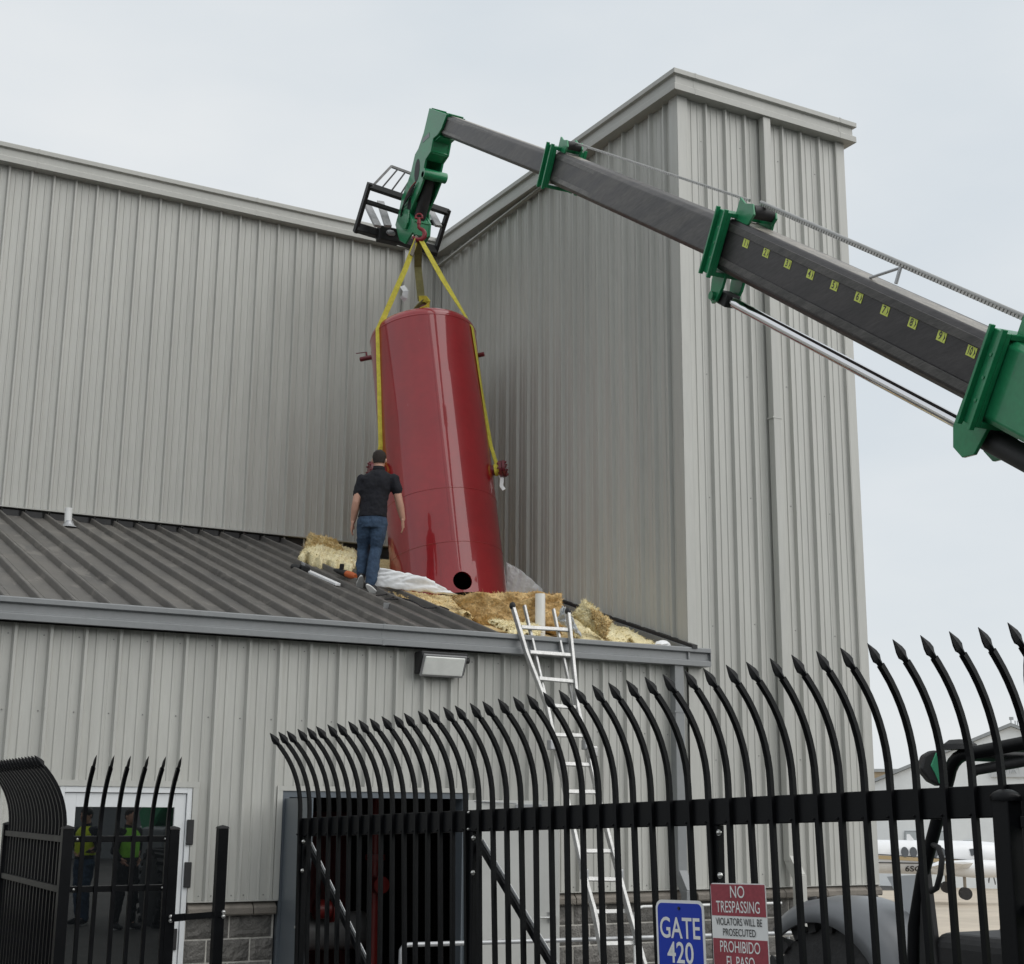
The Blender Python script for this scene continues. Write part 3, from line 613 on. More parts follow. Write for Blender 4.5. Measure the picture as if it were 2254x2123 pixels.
# ================================================================== TANK
TB = Vector((8.2028, 16.1893, 4.5354)); TA = Vector((-.0288, .2052, 1)).normalized(); TR = .7446; TH = 3.97
TK = thing('fire_water_tank', TB, 'tall glossy dark red steel tank hanging tilted above the roof opening', 'tank')
tx = (HR-TA*HR.dot(TA)).normalized(); ty = TA.cross(tx)          # tx to the right of the view, ty away from the camera
if ty.dot(HF) < 0: ty = -ty
def tp(ang, h, r=TR): return TB+TA*h+(tx*math.sin(R(ang))-ty*math.cos(R(ang)))*r     # ang 0 faces the camera, + to the right
hA, hh_, hr_ = None, None, .122
def solve_tank(u, v):
    best = None
    for a in range(-80, 81, 1):
        for k in range(0, 90):
            q = tp(a, k*.05)-CAM; z = q.dot(cf); e = abs(CX+F_PX*q.dot(cr)/z-u)+abs(CY-F_PX*q.dot(cu)/z-v)
            if best is None or e < best[0]: best = (e, a, k*.05)
    return best[1], best[2]
hA, hh_ = solve_tank(1018, 1275)
# shell with a real round hole: ring of quads stitched around the opening
def shell():
    m = MB(); N = 96; hs = [0, .02]
    a0, a1 = hA-15, hA+15; z0, z1 = hh_-.2, hh_+.2
    angs = [a1+(360-30)*i/72 for i in range(73)]
    lv = [0.0, max(.02, z0), z1]+[z1+(TH-z1)*k/12 for k in range(1, 13)]
    def grid(an, zs):
        n = len(an); base = [tp(a, z) for z in zs for a in an]
        m.add(base, [(j*n+i, j*n+i+1, (j+1)*n+i+1, (j+1)*n+i) for j in range(len(zs)-1) for i in range(n-1)])
    grid(angs, lv)
    inner = [a0+30*i/8 for i in range(9)]
    grid(inner, [lv[0], lv[1]]); grid(inner, lv[2:])
    # frame around the hole
    n = 32; sq = []
    for i in range(n):
        t = 2*math.pi*i/n; c, s = math.cos(t), math.sin(t); k = 1/max(abs(c), abs(s)); sq.append((hA+15*c*k, (lv[1]+lv[2])/2+(lv[2]-lv[1])/2*s*k))
    ci = [(hA+math.degrees(math.asin(hr_*math.cos(2*math.pi*i/n)/TR)), hh_+hr_*math.sin(2*math.pi*i/n)) for i in range(n)]
    vs = [tp(*q) for q in sq]+[tp(*q) for q in ci]+[tp(q[0], q[1], TR-.03) for q in ci]
    m.add(vs, [(i, (i+1) % n, n+(i+1) % n, n+i) for i in range(n)]+[(n+i, n+(i+1) % n, 2*n+(i+1) % n, 2*n+i) for i in range(n)])
    return m
sh = shell().build('shell', TANK, TK); me = sh.data
bm = bmesh.new(); bm.from_mesh(me); bmesh.ops.remove_doubles(bm, verts=bm.verts, dist=.0008); bmesh.ops.recalc_face_normals(bm, faces=bm.faces); bm.to_mesh(me); bm.free()
for p in me.polygons: p.use_smooth = True
me.set_sharp_from_angle(angle=R(35))
dome = [(TH+.004, TR-.002)]
for i in range(1, 9):
    t = R(90)*i/8*.62; dome.append((TH+.16*math.sin(t), TR-.16*(1-math.cos(t))))
r_e, h_e = dome[-1][1], dome[-1][0]
for i in range(1, 9): k = i/8; dome.append((h_e+.075*(1-(1-k)**2), r_e*(1-k)+.001))
MB().lathe(TB, TA, dome, 72).build('top_head', TANK, TK, smooth=True)
MB().lathe(TB, TA, [(.02, TR-.05), (.025, .001)], 48).build('bottom_head', DARK, TK)
for h in (TH, 1.42, .68 if hh_ > 0 else .6):
    w_ = .007 if h < TH else .012
    MB().lathe(TB, TA, [(h-w_, TR), (h-w_*.5, TR+.004), (h+w_*.5, TR+.004), (h+w_, TR)], 96).build('weld_seam', TANK, TK, smooth=True)
vs_a = solve_tank(950, 760)[0]
MB().ribbon([tp(vs_a, .7+(TH-.7)*k/8, TR+.001) for k in range(9)], .012, .006, tx).build('weld_seam', TANK, TK)
MB().ribbon([tp(vs_a-14, .05+.62*k/4, TR+.001) for k in range(5)], .012, .006, tx).build('weld_seam', TANK, TK)
# flanged trunnion nozzles that carry the slings
def nozzle(ang, h, ln, r1, r2, name='flanged_nozzle'):
    p = tp(ang, h); d = (p-(TB+TA*h)).normalized(); z = MB()
    z.cyl(p-d*.06, p+d*ln, r1, n=20).cyl(p+d*(ln-.045), p+d*(ln-.005), r2, n=24).cyl(p+d*(ln+.003), p+d*(ln+.04), r2, n=24)
    nz = z.build(name, TANKD, TK, smooth=True); x, y, zz = frame(Vector(), d)
    bl = MB()
    for i in range(8):
        c = p+(x*math.cos(math.pi*i/4)+y*math.sin(math.pi*i/4))*r2*.8; bl.cyl(c+d*(ln-.065), c+d*(ln+.062), .012, n=6)
    bl.build('flange_bolts', TANKD, nz); return p+d*(ln*.45), d
nA = solve_tank(850, 985); 
NL, nLd = nozzle(-72, 1.95, .15, .075, .13); NRr, nRd = nozzle(82, 1.85, .14, .07, .115)
nozzle(76, 3.55, .03, .016, .026, 'drain_plug')
# small valve near the top on the left
pv = tp(-112, TH-.02, TR*.93); dv = (pv-(TB+TA*(TH-.12))).normalized()
MB().cyl(pv-dv*.05, pv+dv*.10, .022).cyl(pv+dv*.06-TA*.0, pv+dv*.06+TA*.12, .02).cyl(pv+dv*.10-TA*.02, pv+dv*.30-TA*.03, .034).cyl(pv+dv*.2-TA*.02, pv+dv*.2+TA*.07, .014).bar(pv+dv*.2+TA*.07, pv+dv*.36+TA*.075, .02, .008).build('drain_valve', TANKD, TK, smooth=True)
# lifting lug on the head
lug = TB+TA*(TH+.30)-ty*.22+tx*.03
MB().prism([(-.09, -.20), (.09, -.20), (.06, .13), (-.06, .13)], lug, tx, TA, .03).build('lifting_lug', TANKD, TK)
# ================================================================== HOOK AND SLINGS
HK = onP(922, 497, Vector((8.06, 16.62, 0)))
T = thing('crane_hook', HK+Vector((0, 0, -.25)), 'red swivel hook and shackle holding the yellow slings', 'hook')
def arc(c, ax, ay, r, a0, a1, n=12): return [c+ax*r*math.cos(R(a0+(a1-a0)*i/n))+ay*r*math.sin(R(a0+(a1-a0)*i/n)) for i in range(n+1)]
Zv = Vector((0, 0, 1))
MB().tube(arc(HK+Zv*.13, HR, Zv, .045, -20, 200), .014).cyl(HK+Zv*.11-HR*.06, HK+Zv*.11+HR*.06, .014).build('shackle', REDH, T, smooth=True)
MB().cyl(HK+Zv*.02, HK+Zv*.11, .03, .022).build('swivel', REDH, T, smooth=True)
MB().tube([HK+Zv*.03, HK-Zv*.03+HR*.0]+arc(HK-Zv*.13, HR, Zv, .085, 80, -160), [.02, .022]+[.024+.010*math.sin(math.pi*i/12) for i in range(12)]+[.010]).build('hook_body', REDH, T, smooth=True)
HB = HK-Zv*.21
def strap(name, pts, wd, m_, label, sides, seg=7):
    P = [Vector(q) for q in pts]; T = thing(name, P[-1], label, 'sling', 'lifting slings on the hook')
    out = []; sd2 = []
    for k in range(len(P)-1):
        for i in range(seg): t = i/seg; out.append(P[k].lerp(P[k+1], t)); sd2.append(Vector(sides[k]).lerp(Vector(sides[k+1]), t))
    out.append(P[-1]); sd2.append(Vector(sides[-1]))
    MB().ribbon(out, wd, .008, sd2).build('webbing', m_, T, smooth=False); return T, out, sd2
shL = tp(-52, TH-.02, TR+.012); shR = tp(66, TH-.05, TR+.012)
T, out, s2 = strap('lifting_sling', [HB-HR*.03, HB.lerp(shL, .35), shL, tp(-59, 3.1, TR+.012), tp(-67, 2.3, TR+.02), NL+TA*.085], .075, SLING, 'yellow lifting sling running over the tank shoulder down to the flange by the worker', [HF*.6+HR*.4, HR*.8+HF*.3, HR+HF*.4, HR, HR*.8+HF*.3, HR*.6+HF*.6])
pL = NL; MB().ribbon(arc(pL, nLd.cross(TA).normalized(), TA, .083, 0, 360, 20), .075, .01, nLd).build('choker_loop', SLING, T)
MB().ribbon([HB+Zv*.05-HR*.02, HB-HR*.05-Zv*.06, HB.lerp(shL, .18)], .055, .016, HF*.6+HR*.4).build('grey_sleeve', mat('grey_sleeve_cloth', (.30, .27, .23), .9, var=.2), T)
tg = HB.lerp(shL, .52); MB().ribbon([tg+HR*.06, tg+HR*.11-Zv*.07, tg+HR*.10-Zv*.16, tg+HR*.06-Zv*.20], .09, .003, HR*.9+HF*.5).build('paper_tag', PLAST, T)
T, out, s2 = strap('lifting_sling', [HB+HR*.03, HB.lerp(shR, .45), shR, tp(72, 3.0, TR+.012), tp(80, 2.2, TR+.02), NRr+TA*.085], .075, SLING, 'yellow lifting sling running down the tank side beside the inner corner wall', [HF*.4+HR*.7, HR*.9+HF*.3, HR*.35+HF*.9, HR*.3+HF, HR*.6+HF*.7, HR*.6+HF*.7])
MB().ribbon(arc(NRr, nRd.cross(TA).normalized(), TA, .078, 0, 360, 20), .07, .01, nRd).build('choker_loop', SLING, T)
MB().ribbon([NRr+nRd*.02-TA*.06, NRr+nRd*.05-TA*.14, NRr+nRd*.03-TA*.24, NRr+nRd*.06-TA*.30], .05, .006, HR).build('rag_end', SHEET, T)
T, out, s2 = strap('lifting_sling', [HB+HF*.02, lug+TA*.75, lug+TA*.20], .105, SLINGD, 'yellow sling in shaded olive hanging straight from the hook to the tank top', [HR, HR*.95+HF*.2, HR])
MB().ribbon([lug+TA*.20+tx*.10, lug+TA*.17+tx*.02, lug+TA*.10-tx*.05-ty*.03, lug+TA*.0-tx*.13-ty*.05], .10, .012, -ty+TA*.5).build('dark_end', SLINGD, T)
MB().ribbon([lug+TA*.21-tx*.03-ty*.04, lug+TA*.20+tx*.06-ty*.05, lug+TA*.13+tx*.11-ty*.05, lug+TA*.05+tx*.08-ty*.06, lug+TA*.0-tx*.05-ty*.06], .09, .012, -ty*.6+TA).build('yellow_wrap', SLING, T)
# ================================================================== TELEHANDLER
TLX = 7.55
TE = thing('telehandler', (TLX, 4.4, gz(4.4)), 'green telescopic handler with long steel boom reaching over the roof', 'telehandler')
def section(a, b, hg, wd, m_, name, ch=.04):
    a, b = Vector(a), Vector(b); z = (b-a).normalized(); x = z.cross(Zv).normalized(); y = x.cross(z)      # y up-ish
    h, w2 = hg/2, wd/2; ch2 = ch
    pr = [(-w2, -h+ch), (-w2+ch2, -h), (w2-ch2, -h), (w2, -h+ch), (w2, h-ch), (w2-ch2, h), (-w2+ch2, h), (-w2, h-ch)]
    m = MB(); m.add([p+x*i+y*j for p in (a, b) for i, j in pr], [(i, (i+1) % 8, 8+(i+1) % 8, 8+i) for i in range(8)]+[tuple(range(8))[::-1], tuple(range(8, 16))])
    bm = bmesh.new(); me = m.mesh('s'); bm.from_mesh(me); bmesh.ops.recalc_face_normals(bm, faces=bm.faces); m.v = [v.co.copy() for v in bm.verts]; m.f = [tuple(v.index for v in f.verts) for f in bm.faces]; bm.free()
    return m.build(name, m_, TE, bevel=.012, seg=3), x, y, z
I0, I1 = dep(985, 277, 19.65), dep(1275, 388, 15.9)
M0, M1 = dep(1238, 373, 16.4), dep(1600, 529, 12.9)
N0, N1 = dep(1622, 542.5, 12.8), dep(2300, 871, 9.05)
O0 = dep(2238, 843, 9.28); od = (N1-N0).normalized(); O1 = O0+od*5.6
b1, x1_, y1_, z1_ = section(I0, I1, .29, .20, STEEL, 'inner_boom_section')
b2, x2_, y2_, z2_ = section(M0, M1, .375, .27, STEEL, 'middle_boom_section')
STEELD = mat('dark_boom_steel', (.024, .022, .024), .42, metal=.3, var=.3, vscale=2.2, stretch=(3, .35, 3), rvar=.14, bump=.05, bscale=20, fine=.25, col2=(.055, .05, .05))
FLUTED = mat('dark_fluted_steel', (.04, .038, .037), .42, metal=.35, var=.35, vscale=3, stretch=(4, .4, 4), rvar=.12, fine=.3, col2=(.10, .094, .088))
b3, x3_, y3_, z3_ = section(N0, N1, .47, .34, STEELD, 'outer_boom_section')
b4, x4_, y4_, z4_ = section(O0, O1, .56, .44, GREEN, 'base_boom_section')
# folded edge strips on the left flank of each section (bends of the pressed profile)
def strips(b, a, e, x, y, hg, wd, m_=GREASE, fl=FLUTE):
    s = -1 if x.dot(HR) > 0 else 1
    for f in (.36, -.30):
        MB().obox((a+e)/2+x*s*(wd/2+.004)+y*hg*f, (e-a)/2*.995, x*.006, y*hg*.07).build('pressed_flute', fl, b, bevel=.004)
    MB().obox((a+e)/2+y*(hg/2+.001), (e-a)/2*.99, x*wd*.30, y*.002).build('pale_top_track', m_, b)  # paler strip along the top of the section
SX = -1 if x1_.dot(HR) > 0 else 1
strips(b1, I0, M0, x1_, y1_, .29, .20); strips(b2, M0, N0, x2_, y2_, .375, .27); strips(b3, N0, O0, x3_, y3_, .47, .34, GREASE, FLUTED)
# collars
def collar(c, x, y, z, hg, wd, ln, name='boom_collar'):
    c = Vector(c); t = .042
    m = MB(); o = c
    for sx in (-1, 1): m.obox(o+x*sx*(wd/2+t/2), x*t/2, y*(hg/2+t), z*ln/2)
    for sy in (-1, 1): m.obox(o+y*sy*(hg/2+t/2), x*(wd/2), y*t/2, z*ln/2)
    k = m.build(name, GREEN, TE, bevel=.008)
    for sg in (-1, 1):
        for sx in (-1, 1): MB().obox(o+z*sg*(ln/2-.011)+x*sx*(wd/2+t+.02), x*.02, y*(hg/2+t+.02), z*.012).build('flange_plate', GREEN, k, bevel=.004)
    for q in (-.28, .0, .28): MB().cyl(o+x*SX*(wd/2+t)+y*hg*q, o+x*SX*(wd/2+t+.012)+y*hg*q, .012, n=6).build('collar_bolt', GREEN, k)
    return k
k1 = collar(M0-z2_*.02, x2_, y2_, z2_, .40, .30, .17); k2 = collar(N0-z3_*.0, x3_, y3_, z3_, .50, .37, .18); k3 = collar(O0, x4_, y4_, z4_, .56, .46, .15)
# chain rollers and lugs on top of the collars
def roller(k, c, x, y, z, s):
    for sx in (-1, 1): MB().prism([(-.03, -.04), (.16, -.04), (.20, .04), (.15, .10), (.05, .085), (-.03, .11)], c+x*sx*.085*s, z*s, y*s, .022).build('roller_bracket', GREEN, k, bevel=.004)
    MB().cyl(c+z*.14*s+y*.05*s-x*.075*s, c+z*.14*s+y*.05*s+x*.075*s, .045*s, n=16).build('chain_roller', BLACK2, k, smooth=True)
roller(k1, M0+y2_*.235, x2_, y2_, z2_, 1.1); roller(k2, N0+y3_*.29+z3_*.08, x3_, y3_, z3_, 1.35); roller(k3, O0+y4_*.36+z4_*.05, x4_, y4_, z4_, 1.5)
def chain(a, b, r, name):
    a, b = Vector(a), Vector(b); d = b-a; n = int(d.length/.02); m = MB(); z = d.normalized(); x = z.cross(Zv).normalized(); y = x.cross(z)
    for i in range(n):
        c = a+d*(i+.5)/n; m.obox(c, z*.0098, x*(r if i % 2 else r*.7), y*(r if i % 2 else r*.8))
    o = m.build(name, mat('chain_steel', (.40, .39, .37), .35, metal=.8, var=.2, vscale=20), TE); o['kind'] = 'stuff'; return o
chain(M0+y2_*.33+z2_*.2, N0+y3_*.42, .011, 'lift_chain'); chain(N0+y3_*.43+z3_*.20, O0+y4_*.40, .015, 'lift_chain')
for a_, b_, r_ in ((M0+y2_*.335+z2_*.2, N0+y3_*.425, .010), (N0+y3_*.445+z3_*.20, O0+y4_*.415, .016)): MB().cyl(a_, b_, r_, n=10).build('top_hose', mat('grey_hose', (.34, .34, .33), .4, metal=.3, var=.1), TE, smooth=True)
# underside: bracket, cylinder rod and barrel
lug2 = N0-y3_*.40+x3_*SX*-.02
for sx in (-1, 1): MB().prism([(-.12, .16), (.10, .16), (.10, .02), (.055, -.12), (-.0, -.155), (-.06, -.12), (-.12, .04)], lug2+x3_*.10*sx, z3_*1.0, y3_, .03).build('cylinder_bracket', GREEN, TE, bevel=.005)
pin = lug2-y3_*.08
MB().cyl(pin-x3_*.15, pin+x3_*.15, .04, n=16).build('bracket_pin', GREEN, TE, smooth=True)
MB().obox(pin+z3_*.06, z3_*.10, x3_*.07, y3_*.06).build('rod_eye', BLACK2, TE, bevel=.01)
rodA, rodB = pin+z3_*.12, dep(2140, 947, 9.68)
rd = (rodB-rodA).normalized()
MB().cyl(rodA, rodB+rd*.3, .047, n=24).build('cylinder_rod', CHROME, TE, smooth=True)
MB().cyl(rodB+rd*.12, rodB+rd*2.6, .085, n=24).cyl(rodB+rd*.02, rodB+rd*.16, .075, n=24).build('cylinder_barrel', BLACK2, TE, smooth=True)
cbc = rodB+rd*.10
for sx in (-1, 1):
    MB().prism([(-.12, .45), (.6, .45), (.48, .24), (.36, .22), (.27, .17), (.20, .09), (.16, -.10), (.06, -.16), (-.06, -.13), (-.13, .0)], cbc+x4_*sx*.13, z4_, y4_, .03).build('cylinder_guard', GREEN, TE, bevel=.005)
# number stickers
for i in range(10):
    u_, v_ = [(330, 315), (450, 372), (580, 437), (715, 500), (858, 567), (1003, 637), (1160, 715), (1325, 790), (1497, 870), (1675, 960)][i]
    n_ = x3_*SX; P0 = (N0+N1)/2+n_*(.17+.002); d = ray(1520+.3692*u_, 420+.3692*v_); t = (P0-CAM).dot(n_)/d.dot(n_); c = CAM+d*t
    ax_ = -z3_ if (-z3_).cross(y3_).dot(n_) > 0 else z3_
    s = MB().obox(c, ax_*.050, y3_*.036, n_*.0015).build('number_sticker', STICK, TE)
    text_part('number', str(i+1), SIGNK, s, c-ax_*.014, ax_, y3_, .078, sx=.95 if i < 9 else .66, off=.0025, bold=.02)
    MB().prism([(.024, .030), (.044, 0), (.024, -.030), (.031, 0)], c+n_*.002+ax_*.0, ax_, y3_, .001).build('arrow_mark', SIGNK, s)
# green gooseneck head: side plates traced in the boom's own vertical plane
def c1(x, y): return 740+.2817*x, 200+.2817*y
XH_ = I0.x; WHD = .13
def hyz(x, y): p = onX(*c1(x, y), XH_-WHD); return (p.y, p.z)
side = [(735, 138), (690, 330), (648, 455), (622, 500), (590, 640), (556, 740), (520, 830), (496, 950), (468, 1050), (500, 1170), (545, 1200), (600, 1110), (608, 1010), (578, 960), (612, 880), (652, 790), (690, 690), (690, 610), (705, 540), (745, 480), (765, 375), (800, 345), (828, 300), (872, 186)]
sp = [hyz(*q) for q in side]
HD = MB().prism(sp, (XH_-WHD, 0, 0), (0, 1, 0), (0, 0, 1), .03).build('boom_head', GREEN, TE, bevel=.005)
MB().prism(sp, (XH_+WHD, 0, 0), (0, 1, 0), (0, 0, 1), .03).build('head_side_plate', GREEN, HD, bevel=.005)
def back_plate(i0, i1, name='head_back_plate', m_=GREEN, wd=WHD-.016, push=.02):
    m = MB(); pts = [Vector((0, *sp[i])) for i in range(i0, i1+1)]
    for a, b in zip(pts, pts[1:]):
        d = (b-a).normalized(); n = Vector((0, d.z, -d.y)); n = -n if n.y > 0 else n; c = (a+b)/2-n*push; c.x = XH_
        m.obox(c, (wd, 0, 0), d*((b-a).length/2+.012), n*.01)
    return m.build(name, m_, HD)
back_plate(18, 22); back_plate(11, 14); back_plate(22, 23)
m = MB(); pts = [Vector((0, *q)) for q in sp[:9]]
for a, b in zip(pts, pts[1:]):
    d = (b-a).normalized(); n = Vector((0, d.z, -d.y)); n = -n if n.y < 0 else n; c = (a+b)/2-n*.02; c.x = XH_
    m.obox(c, (WHD-.016, 0, 0), d*((b-a).length/2+.012), n*.01)
m.build('head_front_plate', GREEN, HD)
a, b = Vector((XH_, *hyz(700, 600))), Vector((XH_, *hyz(600, 1000)))
MB().cyl(a+Vector((0, .06, 0)), b+Vector((0, .10, 0)), .085, n=20).build('tilt_cylinder', BLACK2, HD, smooth=True)
for x_, y_, r_ in ((700, 650, .075), (700, 660, .045)):
    c = Vector((XH_, *hyz(x_, y_))); MB().cyl(c-Vector((WHD+.05, 0, 0)), c+Vector((WHD+.05, 0, 0)), r_, n=20).build('head_pin', GREEN if r_ > .05 else BLACK2, HD, smooth=True)
for x_, y_, rx, rz in ((640, 625, .085, .17), (578, 905, .06, .12)):
    c = Vector((XH_-WHD-.0155, *hyz(x_, y_))); MB().prism([(rx*math.cos(2*math.pi*i/20), rz*math.sin(2*math.pi*i/20)) for i in range(20)], c, Vector((0, 1, .1)), Vector((0, -.1, 1)), .003).build('plate_opening', BLACK2, HD)
c = Vector((XH_-WHD-.016, *hyz(710, 370))); MB().obox(c, (.002, 0, 0), (0, .11, 0), (0, 0, .035)).build('white_label', SILVER, HD)
for x_, y_ in ((565, 1000),):
    for sx in (-1, 1):
        c = Vector((XH_+sx*(WHD+.035), *hyz(x_, y_))); MB().prism([(-.08, .10), (.03, .16), (.10, .05), (.08, -.12), (0, -.17), (-.07, -.1)], c, (0, 1, 0), (0, 0, 1), .03).build('carriage_ear', GREEN, HD, bevel=.005)
hdax = Vector((0, sp[8][0]-sp[1][0], sp[8][1]-sp[1][1])).normalized()
# fork carriage
YC = hyz(520, 950)[0]+.12
def cpt(x, y, o=0): return onY(*c1(x, y), YC+o)
lt, rt = cpt(262, 722), cpt(880, 930)
LB = .76
lb_, rb_ = lt+hdax*LB, rt+hdax*LB*.96
def cbar(name, a, b, wd, hg, m_=BLACK2): return MB().bar(a, b, wd, hg, up=(0, 1, 0)).build(name, m_, TE, bevel=.006)
cbar('carriage_side_plate', lt, lb_, .05, .10); cbar('carriage_side_plate', rt, rb_, .05, .10)
for f, w_ in ((.06, .085), (.36, .06), (.90, .12)):
    a, b = lt.lerp(lb_, f), rt.lerp(rb_, f); MB().bar(a, b, w_, w_, up=(0, 0, 1)).build('carriage_bar', BLACK2, TE, bevel=.008)
br0, br1, br2, br3 = cpt(285, 745, .0), cpt(430, 592, .1), cpt(760, 712, .1), cpt(700, 870, 0)
for a, b in ((br0, br1), (br1, br2), (br2, br3)): MB().bar(a, b, .035, .03, up=(0, 1, 0)).build('backrest_bar', mat('worn_backrest_steel', (.10, .10, .10), .4, metal=.4, var=.3, vscale=12), TE)
for t in (.16, .34, .52, .7, .88): MB().bar(br0.lerp(br3, t), br1.lerp(br2, t), .022, .022, up=(0, 1, 0)).build('backrest_bar', BLACK2, TE)
for x0_, x1_2 in ((325, 232), (405, 345), (800, 700)):
    a = cpt(x0_, 1060); MB().bar(a, cpt(x1_2, 870, .55), .11, .045, up=(0, 0, 1)).build('fork_tine', mat('grey_fork_steel', (.34, .34, .34), .4, metal=.3, var=.2, vscale=9), TE, bevel=.008)
MB().obox(lt.lerp(lb_, .93)+Vector((.48, -.08, -.03)), (.17, 0, 0), (0, .08, 0), (0, 0, .11)).build('hydraulic_block', BLACK2, TE, bevel=.02)
MB().sphere(lt.lerp(lb_, .93)+Vector((.48, -.17, -.02)), .06, 10, (1.3, .3, .8)).build('hydraulic_fitting', GALV, TE, smooth=True)
random.seed(3)
for k in range(5):
    a = Vector((XH_-WHD-.04, *hyz(640-k*8, 720+k*22))); b = lt.lerp(lb_, .85)+Vector((.62+.04*k, -.06, 0)); mid = (a+b)/2+Vector((-.12-.05*k, -.12, .12-.06*k))
    pts = [a*(1-t)**2+mid*2*t*(1-t)+b*t*t for t in [i/10 for i in range(11)]]
    MB().tube(pts, .012, n=8).build('hydraulic_hose', BLACK2 if k else REDH, TE, smooth=True)
# ---- carrier: chassis, wheels, cab (mostly hidden behind the gate)
gy = gz(6)
MB().box(TLX-.55, TLX+.75, 1.2, 8.0, gy+.45, gy+.95).build('chassis', GREEN, TE, bevel=.03)
MB().box(TLX-1.05, TLX-.56, 1.3, 2.9, gy+.6, gy+1.6).build('engine_cover', SILVER, TE, bevel=.08, seg=4)
def wheel(x, y, r, wd):
    c = Vector((x, y, gy+r)); X = Vector((1, 0, 0))
    W = MB().lathe(c-X*wd/2, X, [(0, r*.58), (0, r*.80), (.03, r*.93), (wd*.25, r*.965), (wd*.75, r*.965), (wd-.03, r*.93), (wd, r*.80), (wd, r*.58)], 40).build('wheel', TYRE, TE, smooth=True)
    tr_ = MB()
    for i in range(24):
        for sx in (-1, 1):
            t = 2*math.pi*(i+(.5 if sx > 0 else 0))/24; dn = Vector((0, math.cos(t), math.sin(t))); tn = Vector((0, -math.sin(t), math.cos(t)))
            tr_.obox(c+X*sx*wd*.26+dn*(r*.965), (X+tn*.35*sx)*wd*.25, tn*.034, dn*.04)
    tr_.build('tread_lugs', TYRE, W)
    MB().lathe(c-X*wd*.42, X, [(0, r*.60), (.02, r*.56), (.10, r*.50), (.12, r*.22), (.03, r*.20), (.02, .001)], 32).build('rim', mat('dark_rim', (.085, .088, .09), .5, var=.2), W, smooth=True)
    sp_ = MB()
    for i in range(8):
        t = 2*math.pi*i/8; dn = Vector((0, math.cos(t), math.sin(t))); tn = Vector((0, -math.sin(t), math.cos(t))); sp_.obox(c-X*wd*.36+dn*r*.42, X*.02, tn*.03, dn*r*.14)
    sp_.build('rim_spokes', BLACK2, W); return W
WX, WY, WR = TLX-1.02, 7.15, .63
for x in (WX, TLX+1.02):
    wheel(x, WY, WR, .46); wheel(x, 2.9, WR, .46)
def fender(x, y, r, wd, a0, a1):
    m = MB(); n = 16; rows = []
    prf = [(-wd/2-.02, -.10), (-wd/2, -.02), (-wd/2+.06, .03), (0, .05), (wd/2-.04, .04), (wd/2, .02)]
    for i in range(n+1):
        t = R(a0+(a1-a0)*i/n); dn = Vector((0, math.cos(t), math.sin(t))); rows += [Vector((x, y, gy+WR))+dn*(r+b)+Vector((a, 0, 0)) for a, b in prf]
    k = len(prf); m.add(rows, [(i*k+j, i*k+j+1, (i+1)*k+j+1, (i+1)*k+j) for i in range(n) for j in range(k-1)])
    o = m.build('front_fender', SILVER, TE, smooth=True); s = o.modifiers.new('solid', 'SOLIDIFY'); s.thickness = .02; s.offset = 0
    for q, a in ((-.12, 75), (.02, 62), (-.05, 50)):
        t = R(a); dn = Vector((0, math.cos(t), math.sin(t))); c = Vector((x+q, y, gy+WR))+dn*(r+.045); MB().cyl(c-dn*.005, c+dn*.02, .03, n=12).build('fender_bolt', BLACK2, o, smooth=True)
fender(WX-.02, WY, WR+.10, .50, 52, 152)
# cab frame
def cpx(u, v, x): return onX(u, v, x)
CXL = TLX-1.22
pA, pB, pC = cpx(2012, 2040, CXL), cpx(2030, 1930, CXL), cpx(2088, 1712, CXL)
pD, pE = cpx(2120, 1662, CXL), cpx(2254, 1636, CXL)
pil = [pA+Vector((0, .05, -.5)), pA, pB, pB.lerp(pC, .5), pC]+[pC*(1-t)**2+cpx(2094, 1672, CXL)*2*t*(1-t)+pD*t*t for t in (.25, .5, .75, 1)]+[pE, pE+(pE-pD)*1.4]
MB().tube(pil, .038, n=12).build('cab_front_pillar', BLACK, TE, smooth=True)
MB().tube([q+Vector((.05, -.05, -.085)) for q in pil[7:]], .03, n=10).build('cab_roof_rail', BLACK2, TE, smooth=True)
rr_ = pil[-1]; MB().tube([rr_, rr_+Vector((0, -.15, -.1)), Vector((CXL, rr_.y-.25, gy+1.0))], .045, n=12).build('cab_rear_pillar', BLACK, TE, smooth=True)
MB().tube([q+Vector((.80, 0, 0)) for q in pil], .045, n=12).build('cab_front_pillar', BLACK, TE, smooth=True)
MB().tube([pD, pD+Vector((.8, 0, 0))], .035, n=10).build('cab_cross_tube', BLACK, TE, smooth=True)
MB().box(CXL+.02, CXL+.82, rr_.y, pD.y-.1, pD.z+.02, pD.z+.06).build('cab_roof', BLACK2, TE, bevel=.02)
hA_, hB_ = cpx(2055, 1862, CXL-.05), cpx(2056, 1958, CXL-.05)
MB().tube([cpx(2050, 1858, CXL), cpx(2066, 1866, CXL-.05), cpx(2074, 1890, CXL-.05), cpx(2070, 1925, CXL-.05), cpx(2062, 1955, CXL-.04), cpx(2050, 1962, CXL)], .017, n=10).build('grab_handle', BLACK2, TE, smooth=True)
MB().prism([(-.02, .9), (.02, .9), (.10, 0), (-.10, 0)], Vector((CXL+.01, pB.y-.02, gy+.75)), (0, 1, 0), (0, 0, 1), .05).build('door_post', BLACK2, TE, bevel=.01)
MB().box(CXL, CXL+.8, rr_.y-.2, pA.y-.12, gy+.55, pA.z-.02).build('cab_tub', BLACK2, TE, bevel=.08, seg=4)
MB().box(CXL+.2, CXL+.65, pB.y-1.1, pB.y-.95, gy+1.1, gy+1.95).box(CXL+.18, CXL+.67, pB.y-1.1, pB.y-.55, gy+1.05, gy+1.2).build('driver_seat', BLACK2, TE, bevel=.05, seg=3)
